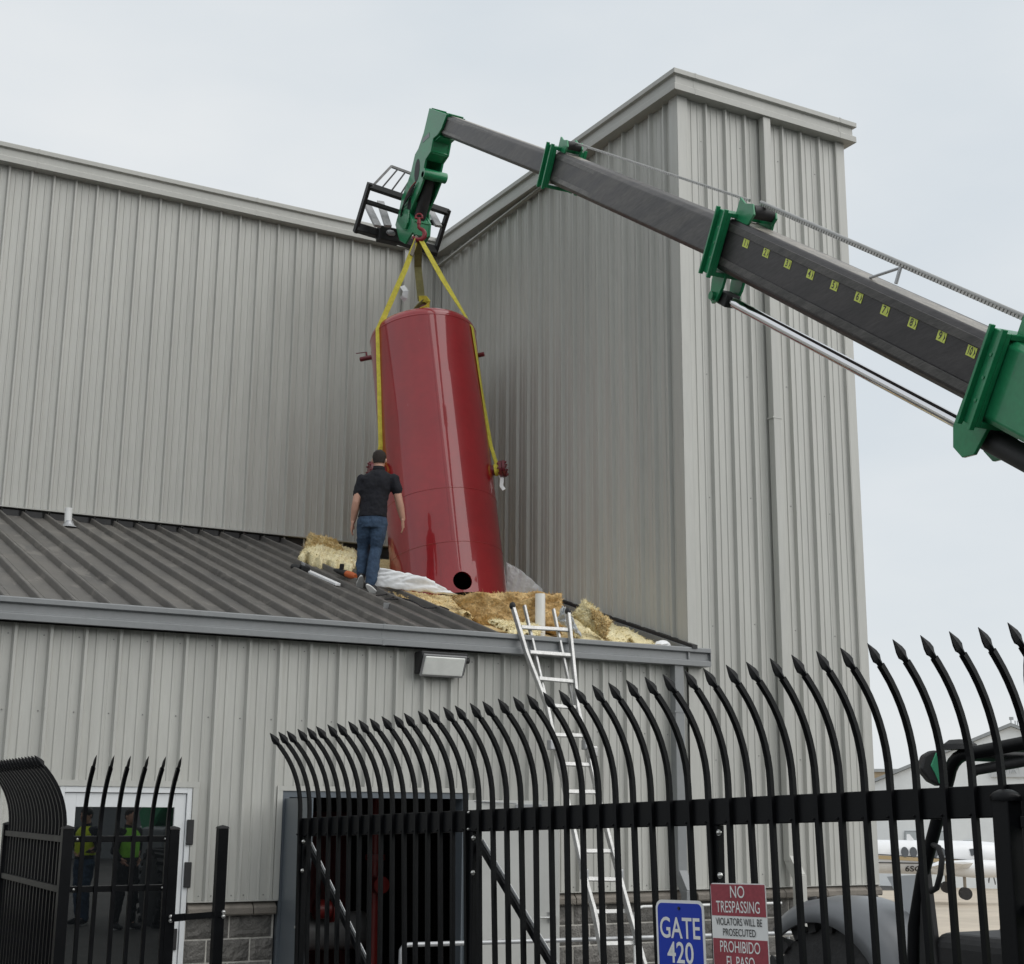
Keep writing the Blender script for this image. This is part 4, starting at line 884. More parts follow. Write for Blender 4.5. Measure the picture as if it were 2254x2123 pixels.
# lamp/mirror housing with green shell
mc = cpx(2052, 1690, CXL-.02); mR, mU = HR, Zv
MB().prism([(-.085, -.01), (-.055, .07), (0, .10), (.05, .09), (.06, -.02), (.03, -.11), (-.03, -.08)], mc, mR, mU, .10).build('mirror_housing', BLACK2, TE, bevel=.012)
MB().prism([(-.025, .01), (.01, .085), (.04, .07), (.045, -.05), (.02, -.095), (.0, -.04)], mc-HF*.055, mR, mU, .012).build('green_mirror_shell', mat('light_green_shell', (.06, .38, .20), .3), TE, bevel=.004)
MB().lathe(pD+Vector((-.0, .02, .0)), (0, 0, 1), [(.03, .10), (.06, .095), (.085, .06), (.09, .001)], 20).build('roof_beacon', BLACK2, TE, smooth=True)
MB().prism([(0, 0), (.5, 0), (.3, .45), (.1, .5)], Vector((CXL+.03, pA.y-.35, gy+.35)), (0, 1, 0), (0, 0, 1), .03).build('green_side_panel', GREEN, TE, bevel=.01)
# hose guide arm above the boom
ha = dep(1945, 600, 10.6); hb = dep(1982, 590, 10.5); MB().tube([dep(1915, 612, 10.8), hb], .012, n=8).tube([hb, dep(1972, 625, 10.5)], .014, n=8).build('hose_guide', GALV, TE)
pp = [onX(u_, v_, CXL+.35) for u_, v_ in ((1952, 1930), (2018, 1926), (2010, 2020), (1992, 2004))]
MB().add(pp+[q+Vector((.02, 0, 0)) for q in pp], [(0, 1, 2, 3), (7, 6, 5, 4), (0, 4, 5, 1), (1, 5, 6, 2), (2, 6, 7, 3), (3, 7, 4, 0)]).build('hood_side_panel', mat('pale_panel', (.55, .57, .58), .35, var=.05), TE)
# boom foot reaching the carrier
MB().box(TLX-.30, TLX+.30, 1.0, 2.3, gy+.9, gy+2.2).build('boom_pivot_mount', GREEN, TE, bevel=.04)
# ================================================================== WALL LIGHT, PIPES, RAILS
def wl(u, v, o=0): return onY(u, v, YW-.036-o)
a, b = wl(912, 1436), wl(1016, 1490)
T = thing('wall_light', ((a.x+b.x)/2, YW-.04, b.z), 'black wall pack light with wide frosted lens under the eave', 'lamp')
x0_, x1_3, zt_, zb_ = a.x, b.x-.02, a.z, b.z
MB().prism([(0, zb_), (-.09, zb_), (-.17, zt_-.05), (-.17, zt_), (0, zt_)], ((x0_+x1_3)/2, YW-.04, 0), (0, 1, 0), (0, 0, 1), x1_3-x0_).build('housing', BLACK2, T, bevel=.01)
nl = Vector((0, -(zt_-.05-zb_), -.08)).normalized(); lc = Vector(((x0_+x1_3)/2, YW-.04-.13, (zb_+zt_-.05)/2)); ld = Vector((0, -.08, zt_-.05-zb_)).normalized()
MB().obox(lc+nl*.004, ((x1_3-x0_)/2*.93, 0, 0), ld*.115, nl*.012).build('lens_frame', mat('grey_lens_frame', (.25, .25, .25), .4), T, bevel=.006)
MB().obox(lc+nl*.012, ((x1_3-x0_)/2*.86, 0, 0), ld*.098, nl*.012).build('lens', mat('frosted_lens', (.85, .86, .82), .28, var=.08, vscale=6), T, bevel=.012, seg=3)
MB().cyl((x1_3, YW-.09, zt_-.06), (x1_3+.07, YW-.09, zt_-.06), .03, n=12).build('conduit_stub', BLACK2, T, smooth=True)
def vent(u, vt, vb, r, label, z_extra=.25):
    p = onroof(u, vb); t = onP(u, vt, p); T = thing('vent_pipe', p, label, 'pipe')
    MB().cyl(p-Vector((0, 0, z_extra)), t, r, n=20, cap=False).cyl(t-Vector((0, 0, .004)), t-Vector((0, 0, .012)), r*.9, n=20).build('pipe', PVC, T, smooth=True)
    return T, p, r
T, p, r = vent(151, 1119, 1160, .048, 'short white vent pipe with flashing boot at the foot of the tall wall')
MB().lathe(p-RN*.01, Vector((0, 0, 1)), [(0, .12), (.01, .11), (.03, .075), (.07, .055), (.09, .053)], 20).build('flashing_boot', GALV, T, smooth=True)
vent(1189, 1308, 1381, .058, 'white vent pipe standing in the insulation beside the ladder top')
# pipe handrail
hY = YW-.95
def hr(u, v): return onY(u, v, hY)
T = thing('handrail', (hr(1100, 2070).x, hY, 0), 'grey galvanised pipe handrail in front of the block wall', 'railing')
q = [hr(882, 2112), hr(883, 2092), hr(889, 2082), hr(900, 2080), hr(1300, 2068), hr(1740, 2054)]
MB().tube([Vector((q[0].x, hY, 0))]+q, .021, n=12).build('top_rail', GALV, T, smooth=True)
MB().tube([hr(885, 2118)+Vector((0, 0, -.35)), hr(1740, 2092)+Vector((0, 0, -.35))], .018, n=10).build('mid_rail', GALV, T, smooth=True)
for u in (1185, 1460, 1735): x = hr(u, 2070).x; MB().cyl((x, hY, 0), (x, hY, hr(u, 2070 if u < 1300 else 2062).z), .02, n=12).build('rail_post', GALV, T, smooth=True)
cY = YW-.16
def cp(u, v): return onY(u, v, cY)
T = thing('wall_conduit', (cp(1396, 2029).x, cY, 0), 'thin white bent pipe running along the block wall', 'pipe')
MB().tube([Vector((cp(1396, 2040).x, cY, .02)), cp(1396, 2029), cp(1397, 2010), cp(1403, 2000), cp(1415, 1996), cp(1720, 1988)], .014, n=10).build('pipe', PVC, T, smooth=True)
# brass outlet
p = onY(1178, 2003, YW-.2); T = thing('brass_hose_outlet', (p.x, YW-.05, p.z), 'dull brass capped outlet on the block wall beside the white door', 'valve')
MB().cyl((p.x, YW-.02, p.z-.01), p, .04, n=16).sphere(p, .05, 14, (1, .7, 1)).build('cap', BRASS, T, smooth=True)
MB().cyl((p.x, YW-.10, p.z-.03), (p.x, YW-.10, .01), .035, n=12).build('riser', BLACK2, T, smooth=True)
# pliers and wrench lying on the sill
def pliers(u0, v0, u1, v1, m_, label):
    a, b = onZ(u0, v0, 1.236), onZ(u1, v1, 1.236); a.y = YW-.062; b.y = YW-.055; a.z = b.z = 1.238
    T = thing('pliers', (a+b)/2, label, 'tool'); d = (b-a); n = Vector((0, 1, 0))
    MB().tube([a, a+d*.25, a+d*.42], [.004, .011, .013], n=8).build('jaws', ZINC, T, smooth=True)
    for s_ in (-1, 1): MB().tube([a+d*.40, a+d*.6+n*.012*s_, a+d*.9+n*.017*s_, b+n*.012*s_], [.007, .009, .009, .007], n=8).build('handle', m_, T, smooth=True)
pliers(onY(1171, 1969, YW-.06) and 1171, 1969, 1222, 1972, mat('red_grip', (.35, .02, .02), .5), 'red-handled pliers lying on the stone sill')
pliers(1237, 1968, 1283, 1973, BLACK2, 'black-handled pliers lying on the stone sill')
# ================================================================== LADDER
lp0 = Vector((0, YW-.20, 3.80)); lp1 = Vector((0, YW-1.28, 0)); ln_ = Vector((0, lp1.z-lp0.z, -(lp1.y-lp0.y))).normalized()
def onL(u, v, off=0): d = ray(u, v); t = (lp0+ln_*off-CAM).dot(ln_)/d.dot(ln_); return CAM+d*t
if ln_.y > 0: ln_ = -ln_
LD = thing('ladder', (onL(1370, 2123).x, lp1.y, 0), 'silver aluminium multi-position ladder leaning on the lean-to gutter', 'ladder')
def rail(px, wd=.03, dp=.055, off=0, ext=0, name='rail'):
    P = [onL(u, v, off) for u, v in px]
    if ext: d = (P[-1]-P[-2]).normalized(); P.append(P[-1]+d*(P[-1].z-.0)/abs(d.z))
    m = MB(); m.ribbon(P, wd, dp, Vector((1, 0, 0))); return m.build(name, ALU, LD, bevel=.004)
outL = [(1128, 1334), (1158, 1436), (1203, 1552), (1224, 1650), (1250, 1769), (1285, 1930)]
outR = [(1250, 1346), (1260, 1446), (1271, 1558), (1287, 1626), (1319, 1765), (1363, 1931)]
rail(outL, .034); rail(outR, .034)
rail([(1154, 1333), (1172, 1412), (1192, 1500), (1212, 1590)], .026, .04, -.05); rail([(1218, 1341), (1236, 1430), (1254, 1510), (1270, 1590)], .026, .04, -.05)
rail([(1287, 1934), (1306, 2000), (1318, 2060), (1330, 2123)], .036, .06, .03, 1, 'leg'); rail([(1364, 1934), (1388, 2020), (1404, 2075), (1418, 2123)], .036, .06, .03, 1, 'leg')
for (u0_, v0_), (u1_, v1_) in (((1147, 1381), (1250, 1387)), ((1166, 1436), (1260, 1443)), ((1186, 1494), (1264, 1501)), ((1204, 1553), (1271, 1558)), ((1213, 1618), (1288, 1620)), ((1232, 1682), (1303, 1684)), ((1246, 1743), (1315, 1744)), ((1259, 1808), (1333, 1808)), ((1274, 1874), (1348, 1874)), ((1287, 1935), (1364, 1937)), ((1308, 2008), (1388, 2006)), ((1322, 2078), (1408, 2076))):
    MB().bar(onL(u0_, v0_, -.005), onL(u1_, v1_, -.005), .042, .028, up=ln_).build('rung', ALU, LD, bevel=.006)
for px in (outL[0], outR[0]): c = onL(*px); MB().sphere(c+Vector((0, 0, .0)), .035, 10, (.9, 1.2, 1.2)).build('end_cap', BLACK2, LD, smooth=True)
for px in ((1213, 1640), (1289, 1640), (1286, 1925), (1363, 1925)): c = onL(*px); MB().obox(c, (.03, 0, 0), (0, .04, 0), (0, 0, .05)).build('lock_bracket', GALV, LD, bevel=.01)
MB().obox(onL(1305, 1655, .05), (.05, 0, 0), (0, .03, 0), (0, 0, .06)).build('hinge_lock', ALU, LD, bevel=.02)
# ================================================================== INSULATION, SHEETS
def patch(name, px, mode, thick, m_, label, cat='insulation', P0=None, nu=64, nv=34, amp=.05, off=0., jag=5., bulge=.5, group=None, fold=0., lump=3.2):
    sd = random.uniform(0, 50); front, back = [], []
    for j in range(nv+1):
        for i in range(nu+1):
            s, t = i/nu, j/nv
            u = (px[0][0]*(1-s)+px[1][0]*s)*(1-t)+(px[3][0]*(1-s)+px[2][0]*s)*t; v = (px[0][1]*(1-s)+px[1][1]*s)*(1-t)+(px[3][1]*(1-s)+px[2][1]*s)*t
            e = 1 if (i in (0, nu) or j in (0, nv)) else 0
            u += jag*noise.noise(Vector((s*9+sd, t*9, 1)))*(.4+e); v += jag*noise.noise(Vector((s*9, t*9+sd, 5)))*(.4+e)
            q = onroof(u, v, off) if mode == 'roof' else onP(u, v, P0); n = RN if mode == 'roof' else (Vector((0, 0, .45))-HF).normalized()
            nn = noise.noise(q*lump+Vector((sd, 0, 0)))*amp + (abs(noise.noise(q*lump*2.4+Vector((0, sd, 0))))*-1.3+.35)*amp*.9+(abs(noise.noise(q*lump*5.5+Vector((0, sd, 0))))*-1+.3)*amp*.6+noise.noise(q*lump*16)*amp*.34+noise.noise(q*lump*34)*amp*.2
            if fold: nn += fold*abs(noise.noise(Vector((s*4+t*3+sd, t*1.5, 2))))-fold*.3
            ed = min(1., (4*s*(1-s))**.20*1.08)*min(1., (4*t*(1-t))**.20*1.08)
            front.append(q+n*((thick*(bulge+(1-bulge)*ed)*ed+nn*(.25+.75*ed)) if not e else 0)); back.append(q-n*(.02 if mode == 'roof' else thick*.6)*(1 if not e else 0.02))
    w_ = nu+1; N = len(front)
    fs = [(j*w_+i, (j+1)*w_+i, (j+1)*w_+i+1, j*w_+i+1) for j in range(nv) for i in range(nu)]; fs += [tuple(N+k for k in f[::-1]) for f in fs]
    per = list(range(nu+1))+[j*w_+nu for j in range(1, nv+1)]+[nv*w_+i for i in range(nu-1, -1, -1)]+[j*w_ for j in range(nv-1, 0, -1)]
    fs += [(per[k], per[(k+1) % len(per)], N+per[(k+1) % len(per)], N+per[k]) for k in range(len(per))]
    mb = MB().add(front+back, fs)
    if cat == 'insulation':             # loose fibres standing off the torn surface
        ctr = sum(front, Vector())/len(front); rg = random.Random(int(sd*1000)); vs_, fs_ = [], []
        for k in range(900):
            i = rg.choice(per) if k % 3 == 0 else rg.randrange(len(front)); p = front[i]; d = ((p-ctr).normalized()*.7+Vector((rg.uniform(-1, 1), rg.uniform(-1, 1), rg.uniform(-.3, 1.2)))).normalized()
            L = rg.uniform(.012, .05); a_ = Vector((rg.uniform(-1, 1), rg.uniform(-1, 1), rg.uniform(-1, 1))).normalized()*rg.uniform(.004, .012)
            n_ = len(vs_); vs_ += [p-a_-d*.01, p+a_-d*.01, p+d*L+a_*rg.uniform(-2, 2)]; fs_.append((n_, n_+1, n_+2))
        mb.add(vs_, fs_)
    o = mb.build(name, m_, smooth=False)
    for p in o.data.polygons: p.use_smooth = True
    return tag(o, label, cat, group)
def K(x, y): return (620+.2817*x, 1140+.2817*y)
def K2(x, y): return (1080+.26157*x, 1200+.26157*y)
random.seed(11)
patch('insulation_batt', [K(215, 150), K(430, 215), K(560, 335), K(160, 300)], 'v', .16, INSUL, 'rolled yellow glass wool heap against the tall wall', P0=onroof(*K(330, 330)), amp=.10)
patch('insulation_batt', [K(165, 300), K(640, 320), K(600, 455), K(115, 350)], 'roof', .16, INSULP, 'flat yellow glass wool strip below the rolled heap', amp=.07)
patch('insulation_batt', [K(750, 575), K(1390, 625), K(1490, 785), K(900, 612)], 'roof', .02, INSUL, 'thin yellow glass wool edge under the white sheet', amp=.045)
patch('insulation_batt', [(990, 1312), (1238, 1306), (1238, 1396), (1052, 1374)], 'v', .12, INSULB, 'thick browned glass wool batt behind the ladder top', P0=onroof(1135, 1368), amp=.05, fold=.16, lump=2.6)
patch('insulation_batt', [K2(-20, 640), K2(420, 690), K2(400, 790), K2(130, 720)], 'roof', .04, INSULP, 'pale glass wool scrap at the gutter behind the ladder', amp=.02)
patch('insulation_batt', [K2(785, 470), K2(900, 560), K2(960, 790), K2(690, 600)], 'v', .05, INSULP, 'pale yellow glass wool sheet leaning by the tall block wall', P0=onroof(*K2(850, 800)), amp=.03, fold=.04, lump=2.6, jag=6)
patch('insulation_batt', [K2(850, 545), K2(1008, 640), K2(968, 800), K2(890, 690)], 'v', .05, INSUL, 'tan folded glass wool flap beside the pale leaning sheet', P0=onroof(*K2(850, 800))-HF*.06, amp=.035, fold=.05, lump=3, jag=6)
patch('insulation_batt', [K2(640, 600), K2(1010, 690), K2(1400, 835), K2(720, 792)], 'roof', .06, INSULP, 'thin pale glass wool layer tapering along the gutter', amp=.04)
# blanket left in the opened roof bay, with a hole for the tank
m = MB(); NX, NY = 22, 60; vv = []
for j in range(NY+1):
    for i in range(NX+1):
        x = XH+.06+(XR-.12-XH-.06)*i/NX; y = YE+.12+(YT_-.05-YE-.12)*j/NY; vv.append(Vector((x, y, zroof(y)-.10+.05*noise.noise(Vector((x*3, y*3, 0)))+.03*noise.noise(Vector((x*9, y*9, 0))))))
ff = []
for j in range(NY):
    for i in range(NX):
        c = (vv[j*(NX+1)+i]+vv[(j+1)*(NX+1)+i+1])/2
        if math.hypot(c.x-TB.x, c.y-TB.y-.05) > .86: ff.append((j*(NX+1)+i, j*(NX+1)+i+1, (j+1)*(NX+1)+i+1, (j+1)*(NX+1)+i))
tag(m.add(vv, ff).build('insulation_blanket', INSUL, smooth=True), 'glass wool blanket left in the opened roof bay around the tank', 'insulation')
patch('vinyl_sheet', [K(745, 382), K(1130, 470), K(1375, 608), K(722, 535)], 'v', .03, SHEET, 'white crumpled vinyl sheet draped at the tank foot beside the worker', 'sheet', P0=onroof(*K(900, 606)), amp=.012, jag=3, fold=.05, lump=1.4)
patch('vinyl_sheet', [K2(128, 140), K2(250, 215), K2(485, 415), K2(130, 410)], 'v', .03, SHEET, 'white vinyl sheet hanging between the tank and the tall block wall', 'sheet', P0=Vector((9.0, 16.4, 0)), amp=.015, jag=2, fold=.04, lump=2)
patch('plastic_scrap', [K2(600, 515), K2(660, 560), K2(770, 780), K2(560, 640)], 'v', .03, PLAST, 'crumpled grey plastic film beside the ladder top', 'plastic', P0=onroof(*K2(700, 790)), amp=.06, jag=4, fold=.1)
# rake flashing left along the tall block wall
ra, rb = onX(1232, 1322, XR-.05), onX(1530, 1424, XR-.05)
rd_ = (rb-ra).normalized(); ra2 = ra-rd_*3.0
T = thing('rake_flashing', rb, 'dark bent flashing strip along the foot of the tall block wall', 'flashing')
MB().obox((ra2+rb)/2, (ra2-rb)/2, (.035, 0, 0), (0, 0, .02)).build('upper_strip', BLACK2, T)
MB().obox((ra2+rb)/2+Vector((-.06, 0, -.10)), (ra2-rb)/2*.99, (.012, 0, 0), (0, 0, .085)).build('lower_strip', SLATE, T)
p = onroof(*K2(1450, 838), .03); T = thing('crumpled_wrapper', p, 'small crumpled white wrapper lying on the gutter end', 'wrapper')
m = MB().sphere(p, .075, 12, (1.4, .7, .6)); m.v = [q+Vector((1, 1, 1))*.02*noise.noise(q*25) for q in m.v]; m.build('wrapper', SHEET, T)
# ================================================================== TOOLS ON THE ROOF
a, b = onroof(*K(200, 415), .05), onroof(*K(440, 522), .03)
T = thing('trim_strip', (a+b)/2, 'white metal strip lying on the roof beside the black clamp', 'strip'); MB().bar(a, b, .07, .03, up=RN).build('strip', SHEET, T, bevel=.004)
a, b = onroof(*K(85, 382), .06), onroof(*K(210, 410), .07)
T = thing('bar_clamp', (a+b)/2, 'black tool with metal jaw lying above the white strip', 'tool'); MB().tube([a, a.lerp(b, .35), a.lerp(b, .5)], [.035, .045, .03], n=10).build('grip', BLACK2, T, smooth=True); MB().obox(a.lerp(b, .75), (b-a)*.25, RN*.05, Vector((0, .05, .02))).build('jaw', BLACK2, T, bevel=.012); MB().obox(a.lerp(b, .62)+RN*.05, (b-a)*.08, RN*.03, Vector((0, .03, .01))).build('jaw_plate', GALV, T, bevel=.005)
a, b = onroof(*K(415, 408), .08), onroof(*K(580, 462), .08)
T = thing('cordless_saw', (a+b)/2, 'black and orange power tool lying beside the worker', 'tool')
MB().tube([a, a.lerp(b, .2), a.lerp(b, .55), a.lerp(b, .6)], [.02, .035, .042, .036], n=12).build('body', BLACK2, T, smooth=True); MB().tube([a.lerp(b, .58), a.lerp(b, .8), b], [.042, .045, .032], n=12).build('motor_housing', ORANGE, T, smooth=True); MB().cyl(a.lerp(b, .3), a.lerp(b, .3)+RN*.10, .03, n=8).build('handle', BLACK2, T, smooth=True)
pts = [K(740, 610), K(800, 600), K(865, 590), K(870, 620), K(800, 640), K(960, 635), K(1060, 670), K(1100, 700), K(1180, 705), K(1240, 695), K(1330, 730)]
cp_ = [onroof(*q, .05) for q in pts]; sm = []
for k in range(len(cp_)-1):
    for t in (0, .33, .66): 
        p0_, p1_, p2_, p3_ = cp_[max(0, k-1)], cp_[k], cp_[k+1], cp_[min(len(cp_)-1, k+2)]
        sm.append(.5*((2*p1_)+(p2_-p0_)*t+(2*p0_-5*p1_+4*p2_-p3_)*t*t+(3*p1_-p0_-3*p2_+p3_)*t**3))
tag(MB().tube(sm, .010, n=6).build('power_cord', BLACK2, smooth=True), 'thin black cord looping over the roof ribs by the worker', 'cord')
p = onroof(*K(828, 690), .03); T = thing('metal_clip', p, 'small grey metal clip on a roof rib below the worker', 'clip')
MB().obox(p, (.05, 0, 0), (0, .006, 0), RN*.035).obox(p+Vector((.045, .03, .01)), (.005, 0, 0), (0, .035, .01), RN*.03).build('clip', GALV, T)
# ================================================================== PEOPLE
def fuse(m, name, m_, parent, vox=.009, wr=0., label=None, it=6):
    o = m.build(name, m_, parent, label=label); r_ = o.modifiers.new('remesh', 'REMESH'); r_.mode = 'VOXEL'; r_.voxel_size = vox; r_.use_smooth_shade = True
    sm_ = o.modifiers.new('smooth', 'SMOOTH'); sm_.iterations = it; sm_.factor = .5
    if wr:
        tx_ = bpy.data.textures.get('cloth_folds') or bpy.data.textures.new('cloth_folds', 'CLOUDS'); tx_.noise_scale = .10; tx_.noise_depth = 2
        d_ = o.modifiers.new('folds', 'DISPLACE'); d_.texture = tx_; d_.strength = wr; d_.mid_level = .5; d_.texture_coords = 'LOCAL'
    return o
def loft(m, rings, rt, fw, n=20):       # rings: (centre, half width, half depth)
    vs = []
    for c, a_, b_ in rings: vs += [c+rt*a_*math.copysign(abs(math.cos(2*math.pi*i/n))**.85, math.cos(2*math.pi*i/n))+fw*b_*math.sin(2*math.pi*i/n) for i in range(n)]
    fs = [(k*n+i, k*n+(i+1) % n, (k+1)*n+(i+1) % n, (k+1)*n+i) for k in range(len(rings)-1) for i in range(n)]+[tuple(range(n))[::-1], tuple(range((len(rings)-1)*n, len(rings)*n))]
    if rt.cross(fw).dot(rings[-1][0]-rings[0][0]) < 0: fs = [f[::-1] for f in fs]
    m.add(vs, fs)
def limb(m, pts, rs):                   # smooth tapered chain with rounded joints
    m.tube(pts, rs, n=14)
    for p, r in zip(pts, rs): m.sphere(p, r*.98, 12)
def person(J, base, label, tops, legs, hair, fw, rt, vest=None, cap=None, short=True):
    T = thing('person', base, label, 'person'); up = Zv; hc = J['head']
    b = MB()
    loft(b, [(J['pelvis']-up*.03, .13, .09), (J['spine'], .125, .085), (J['chest'], .15, .09), (J['neck0'], .06, .055)], rt, fw)
    limb(b, [J['neck0']-up*.05, J['neck'], hc-up*.03], [.062, .058, .058])
    loft(b, [(hc-up*.115+fw*.03, .035, .04), (hc-up*.085+fw*.018, .058, .075), (hc-up*.03+fw*.008, .071, .092), (hc+up*.03, .077, .097), (hc+up*.075-fw*.004, .067, .086), (hc+up*.108-fw*.006, .030, .042)], rt, fw)
    b.sphere(hc+fw*.102-up*.015, .017, 8, (.9, .9, 1.4))
    for sg in (-1, 1): b.sphere(hc+rt*sg*.080-up*.01-fw*.012, .024, 8, (.6, .8, 1.25))
    for s, sg in (('L', -1), ('R', 1)):
        sh_, el_, wr_, ha_ = J['sh'+s], J['el'+s], J['wr'+s], J['ha'+s]
        limb(b, [sh_-up*.035+(J['chest']-sh_)*.12, sh_.lerp(el_, .5), el_, el_.lerp(wr_, .35), wr_], [.050, .054, .048, .049, .032])
        hn = (ha_-wr_).normalized(); sdv = (fw-hn*fw.dot(hn)).normalized(); iw = (hn.cross(sdv)).normalized(); iw = iw if iw.dot(rt*-sg) > 0 else -iw
        b.obox(wr_+hn*.055, hn*.052, sdv*.040, iw*.016)
        for q, L in ((-.031, .066), (-.0105, .078), (.0105, .082), (.031, .072)):
            a = wr_+hn*.098+sdv*q; b.tube([a, a+hn*L*.5+iw*.008, a+hn*L*.9+iw*.026], [.0095, .009, .0078], n=8)
        a = wr_+hn*.035+sdv*.040; b.tube([a, a+hn*.028+sdv*.022+iw*.008, a+hn*.062+sdv*.026+iw*.018], [.013, .011, .009], n=8)
    for s in 'LR':
        limb(b, [J['hip'+s], J['kn'+s], J['an'+s]], [.085, .055, .040]); limb(b, [J['an'+s], J['toe'+s]], [.036, .026])
    body = fuse(b, 'body', SKIN, T, .0065, it=3)
    for sg in (-1, 1): MB().sphere(hc+rt*sg*.031+fw*.089+up*.008, .011, 8).build('eye', SHOEB, body, smooth=True)
    MB().obox(hc+fw*.097-up*.055, rt*.022, fw*.003, up*.004).build('mouth', REDH, body)
    hm = MB(); loft(hm, [(hc-up*.045-fw*.034, .064, .058), (hc-up*.005-fw*.024, .077, .076), (hc+up*.035-fw*.012, .085, .094), (hc+up*.085-fw*.008, .074, .090), (hc+up*.118-fw*.008, .036, .046)], rt, fw)
    hm.v = [q+(q-hc).normalized()*.006*noise.noise(q*60) for q in hm.v]; hm.build('hair', hair, body, smooth=True)
    # shirt
    t = MB(); pv, sp_, ch, n0 = J['pelvis'], J['spine'], J['chest'], J['neck0']; wS = (J['shR']-J['shL']).length/2
    loft(t, [(pv-up*.0, .170, .130), (pv.lerp(sp_, .5), .166, .126), (sp_, .165, .122), (sp_.lerp(ch, .6), .182, .128), (ch+up*.03, wS*.98, .128), (ch.lerp(n0, .55), wS*.88, .108), (n0-up*.015, .085, .075), (n0+up*.005, .070, .066)], rt, fw, 24)
    for s in 'LR':
        a, e = J['sh'+s], J['el'+s]
        if short: limb(t, [a.lerp(ch, .3)-up*.03, a-up*.022, a.lerp(e, .62)], [.075, .068, .066])
        else: limb(t, [a.lerp(ch, .25), a, e, J['wr'+s]], [.085, .076, .058, .042])
    sh = fuse(t, 'shirt', tops, T, .009, .030)
    MB().lathe(n0-up*.006, (J['neck']-n0).normalized(), [(0, .076), (.024, .071), (.038, .070), (.038, .061), (0, .061)], 18).build('collar', tops, T, smooth=True)
    j = MB(); loft(j, [(pv-up*.13, .155, .115), (pv-up*.06, .168, .130), (pv+up*.02, .160, .120), (pv+up*.06, .152, .112)], rt, fw, 24)
    for s in 'LR':
        a, k_, c = J['hip'+s], J['kn'+s], J['an'+s]
        limb(j, [a, a.lerp(k_, .5), k_, k_.lerp(c, .45), c+up*.01], [.104, .094, .074, .074, .064])
    fuse(j, 'trousers', legs, T, .009, .034)
    for s in 'LR':
        a, t_ = J['an'+s], J['toe'+s]; d = (t_-a).normalized(); sh2 = MB(); limb(sh2, [a+up*.0, a-up*.035-d*.03, a.lerp(t_, .5)-up*.008, t_], [.050, .045, .046, .034])
        S = fuse(sh2, 'shoe', SHOEB, T, .008)
        nrm = d.cross(rt).normalized(); nrm = nrm if nrm.z > 0 else -nrm
        h_, e_ = a-up*.045-d*.075, t_+d*.05; c = h_.lerp(e_, .5)-nrm*.052; L = (e_-h_).length/2
        MB().prism([(L*math.cos(q), .047*math.sin(q)*(1.0 if math.cos(q) > 0 else .85)) for q in [2*math.pi*i/20 for i in range(20)]], c, d, nrm.cross(d), .024).build('sole', SHOEW, S, bevel=.006)
    if vest:
        v = MB(); loft(v, [(pv+up*.06, .180, .142), (sp_, .178, .140), (sp_.lerp(ch, .6), .190, .143), (ch+up*.03, wS*.99, .142), (ch.lerp(n0, .55), wS*.80, .122), (n0-up*.02, .10, .085)], rt, fw, 24)
        V = fuse(v, 'safety_vest', vest, T, .010, .012)
    if cap:
        MB().sphere(hc+up*.052, .104, 16, (.92, 1.02, .80)).build('cap', cap, T, smooth=True)
    return T
PF = onroof(812, 1302)
def k4(x, y, o=0): return onP(620+.4272*x, 640+.4272*y, PF, o)
J = dict(pelvis=k4(468, 1172), spine=k4(474, 1085), chest=k4(489, 992), neck0=k4(500, 922), neck=k4(501, 905), head=k4(503, 874, .02),
    shL=k4(412, 968), shR=k4(577, 962), elL=k4(384, 1092, -.02), elR=k4(604, 1082, .02), wrL=k4(368, 1190, .05), wrR=k4(624, 1178, .08), haL=k4(358, 1250, .08), haR=k4(626, 1245, .12),
    hipL=k4(434, 1196), hipR=k4(503, 1194), knL=k4(420, 1335, .14), knR=k4(487, 1330, .05), anL=k4(410, 1462, .10), anR=k4(456, 1512, -.08))
J['toeL'] = J['anL']+HF*.16-HR*.02-Zv*.07; J['toeR'] = J['anR']+HR*.09+HF*.07-Zv*.09
J['toeL'] = J['anL']+HF*.13-HR*.03-Zv*.10
person(J, PF, 'man in black polo shirt and blue jeans seen from behind walking on the roof', POLO, JEANS, HAIR, HF, HR)
def standing(base, yaw, ht, arms=.1):
    fw = Vector((math.sin(yaw), math.cos(yaw), 0)); rt = Vector((fw.y, -fw.x, 0)); s = ht/1.78
    def P(r, f, z): return base+rt*r*s+fw*f*s+Zv*z*s
    J = dict(pelvis=P(0, 0, .98), spine=P(0, .01, 1.14), chest=P(0, 0, 1.34), neck0=P(0, -.01, 1.50), neck=P(0, .0, 1.54), head=P(0, .02, 1.65))
    for n, g in (('L', -1), ('R', 1)):
        J['sh'+n] = P(.19*g, -.01, 1.42); J['el'+n] = P(.25*g, -.03, 1.14); J['wr'+n] = P((.24-arms*1.2)*g, .17*(arms*4), .98+arms*.9); J['ha'+n] = P((.22-arms*1.8)*g, .17*(arms*4)+.05, .88+arms*1.2)
        J['hip'+n] = P(.09*g, 0, .92); J['kn'+n] = P(.11*g, .03+(.03*g), .50); J['an'+n] = P(.12*g, -.02+.05*g, .085); J['toe'+n] = P(.14*g, .15+.05*g, .03)
    return J, fw, rt
b1_ = Vector((5.40, 2.45, gz(2.45)))
J1, f1, rt1 = standing(b1_, R(-62), 1.78, .12)
person(J1, b1_, 'man in yellow safety vest and dark jeans mirrored in the glass door', mat('navy_shirt', (.015, .018, .03), .85), JEANS, HAIR, f1, rt1, vest=VEST, cap=BLACK2, short=False)
b2_ = Vector((5.86, 3.25, gz(3.25)))
J2, f2, rt2 = standing(b2_, R(30), 1.80, .05)
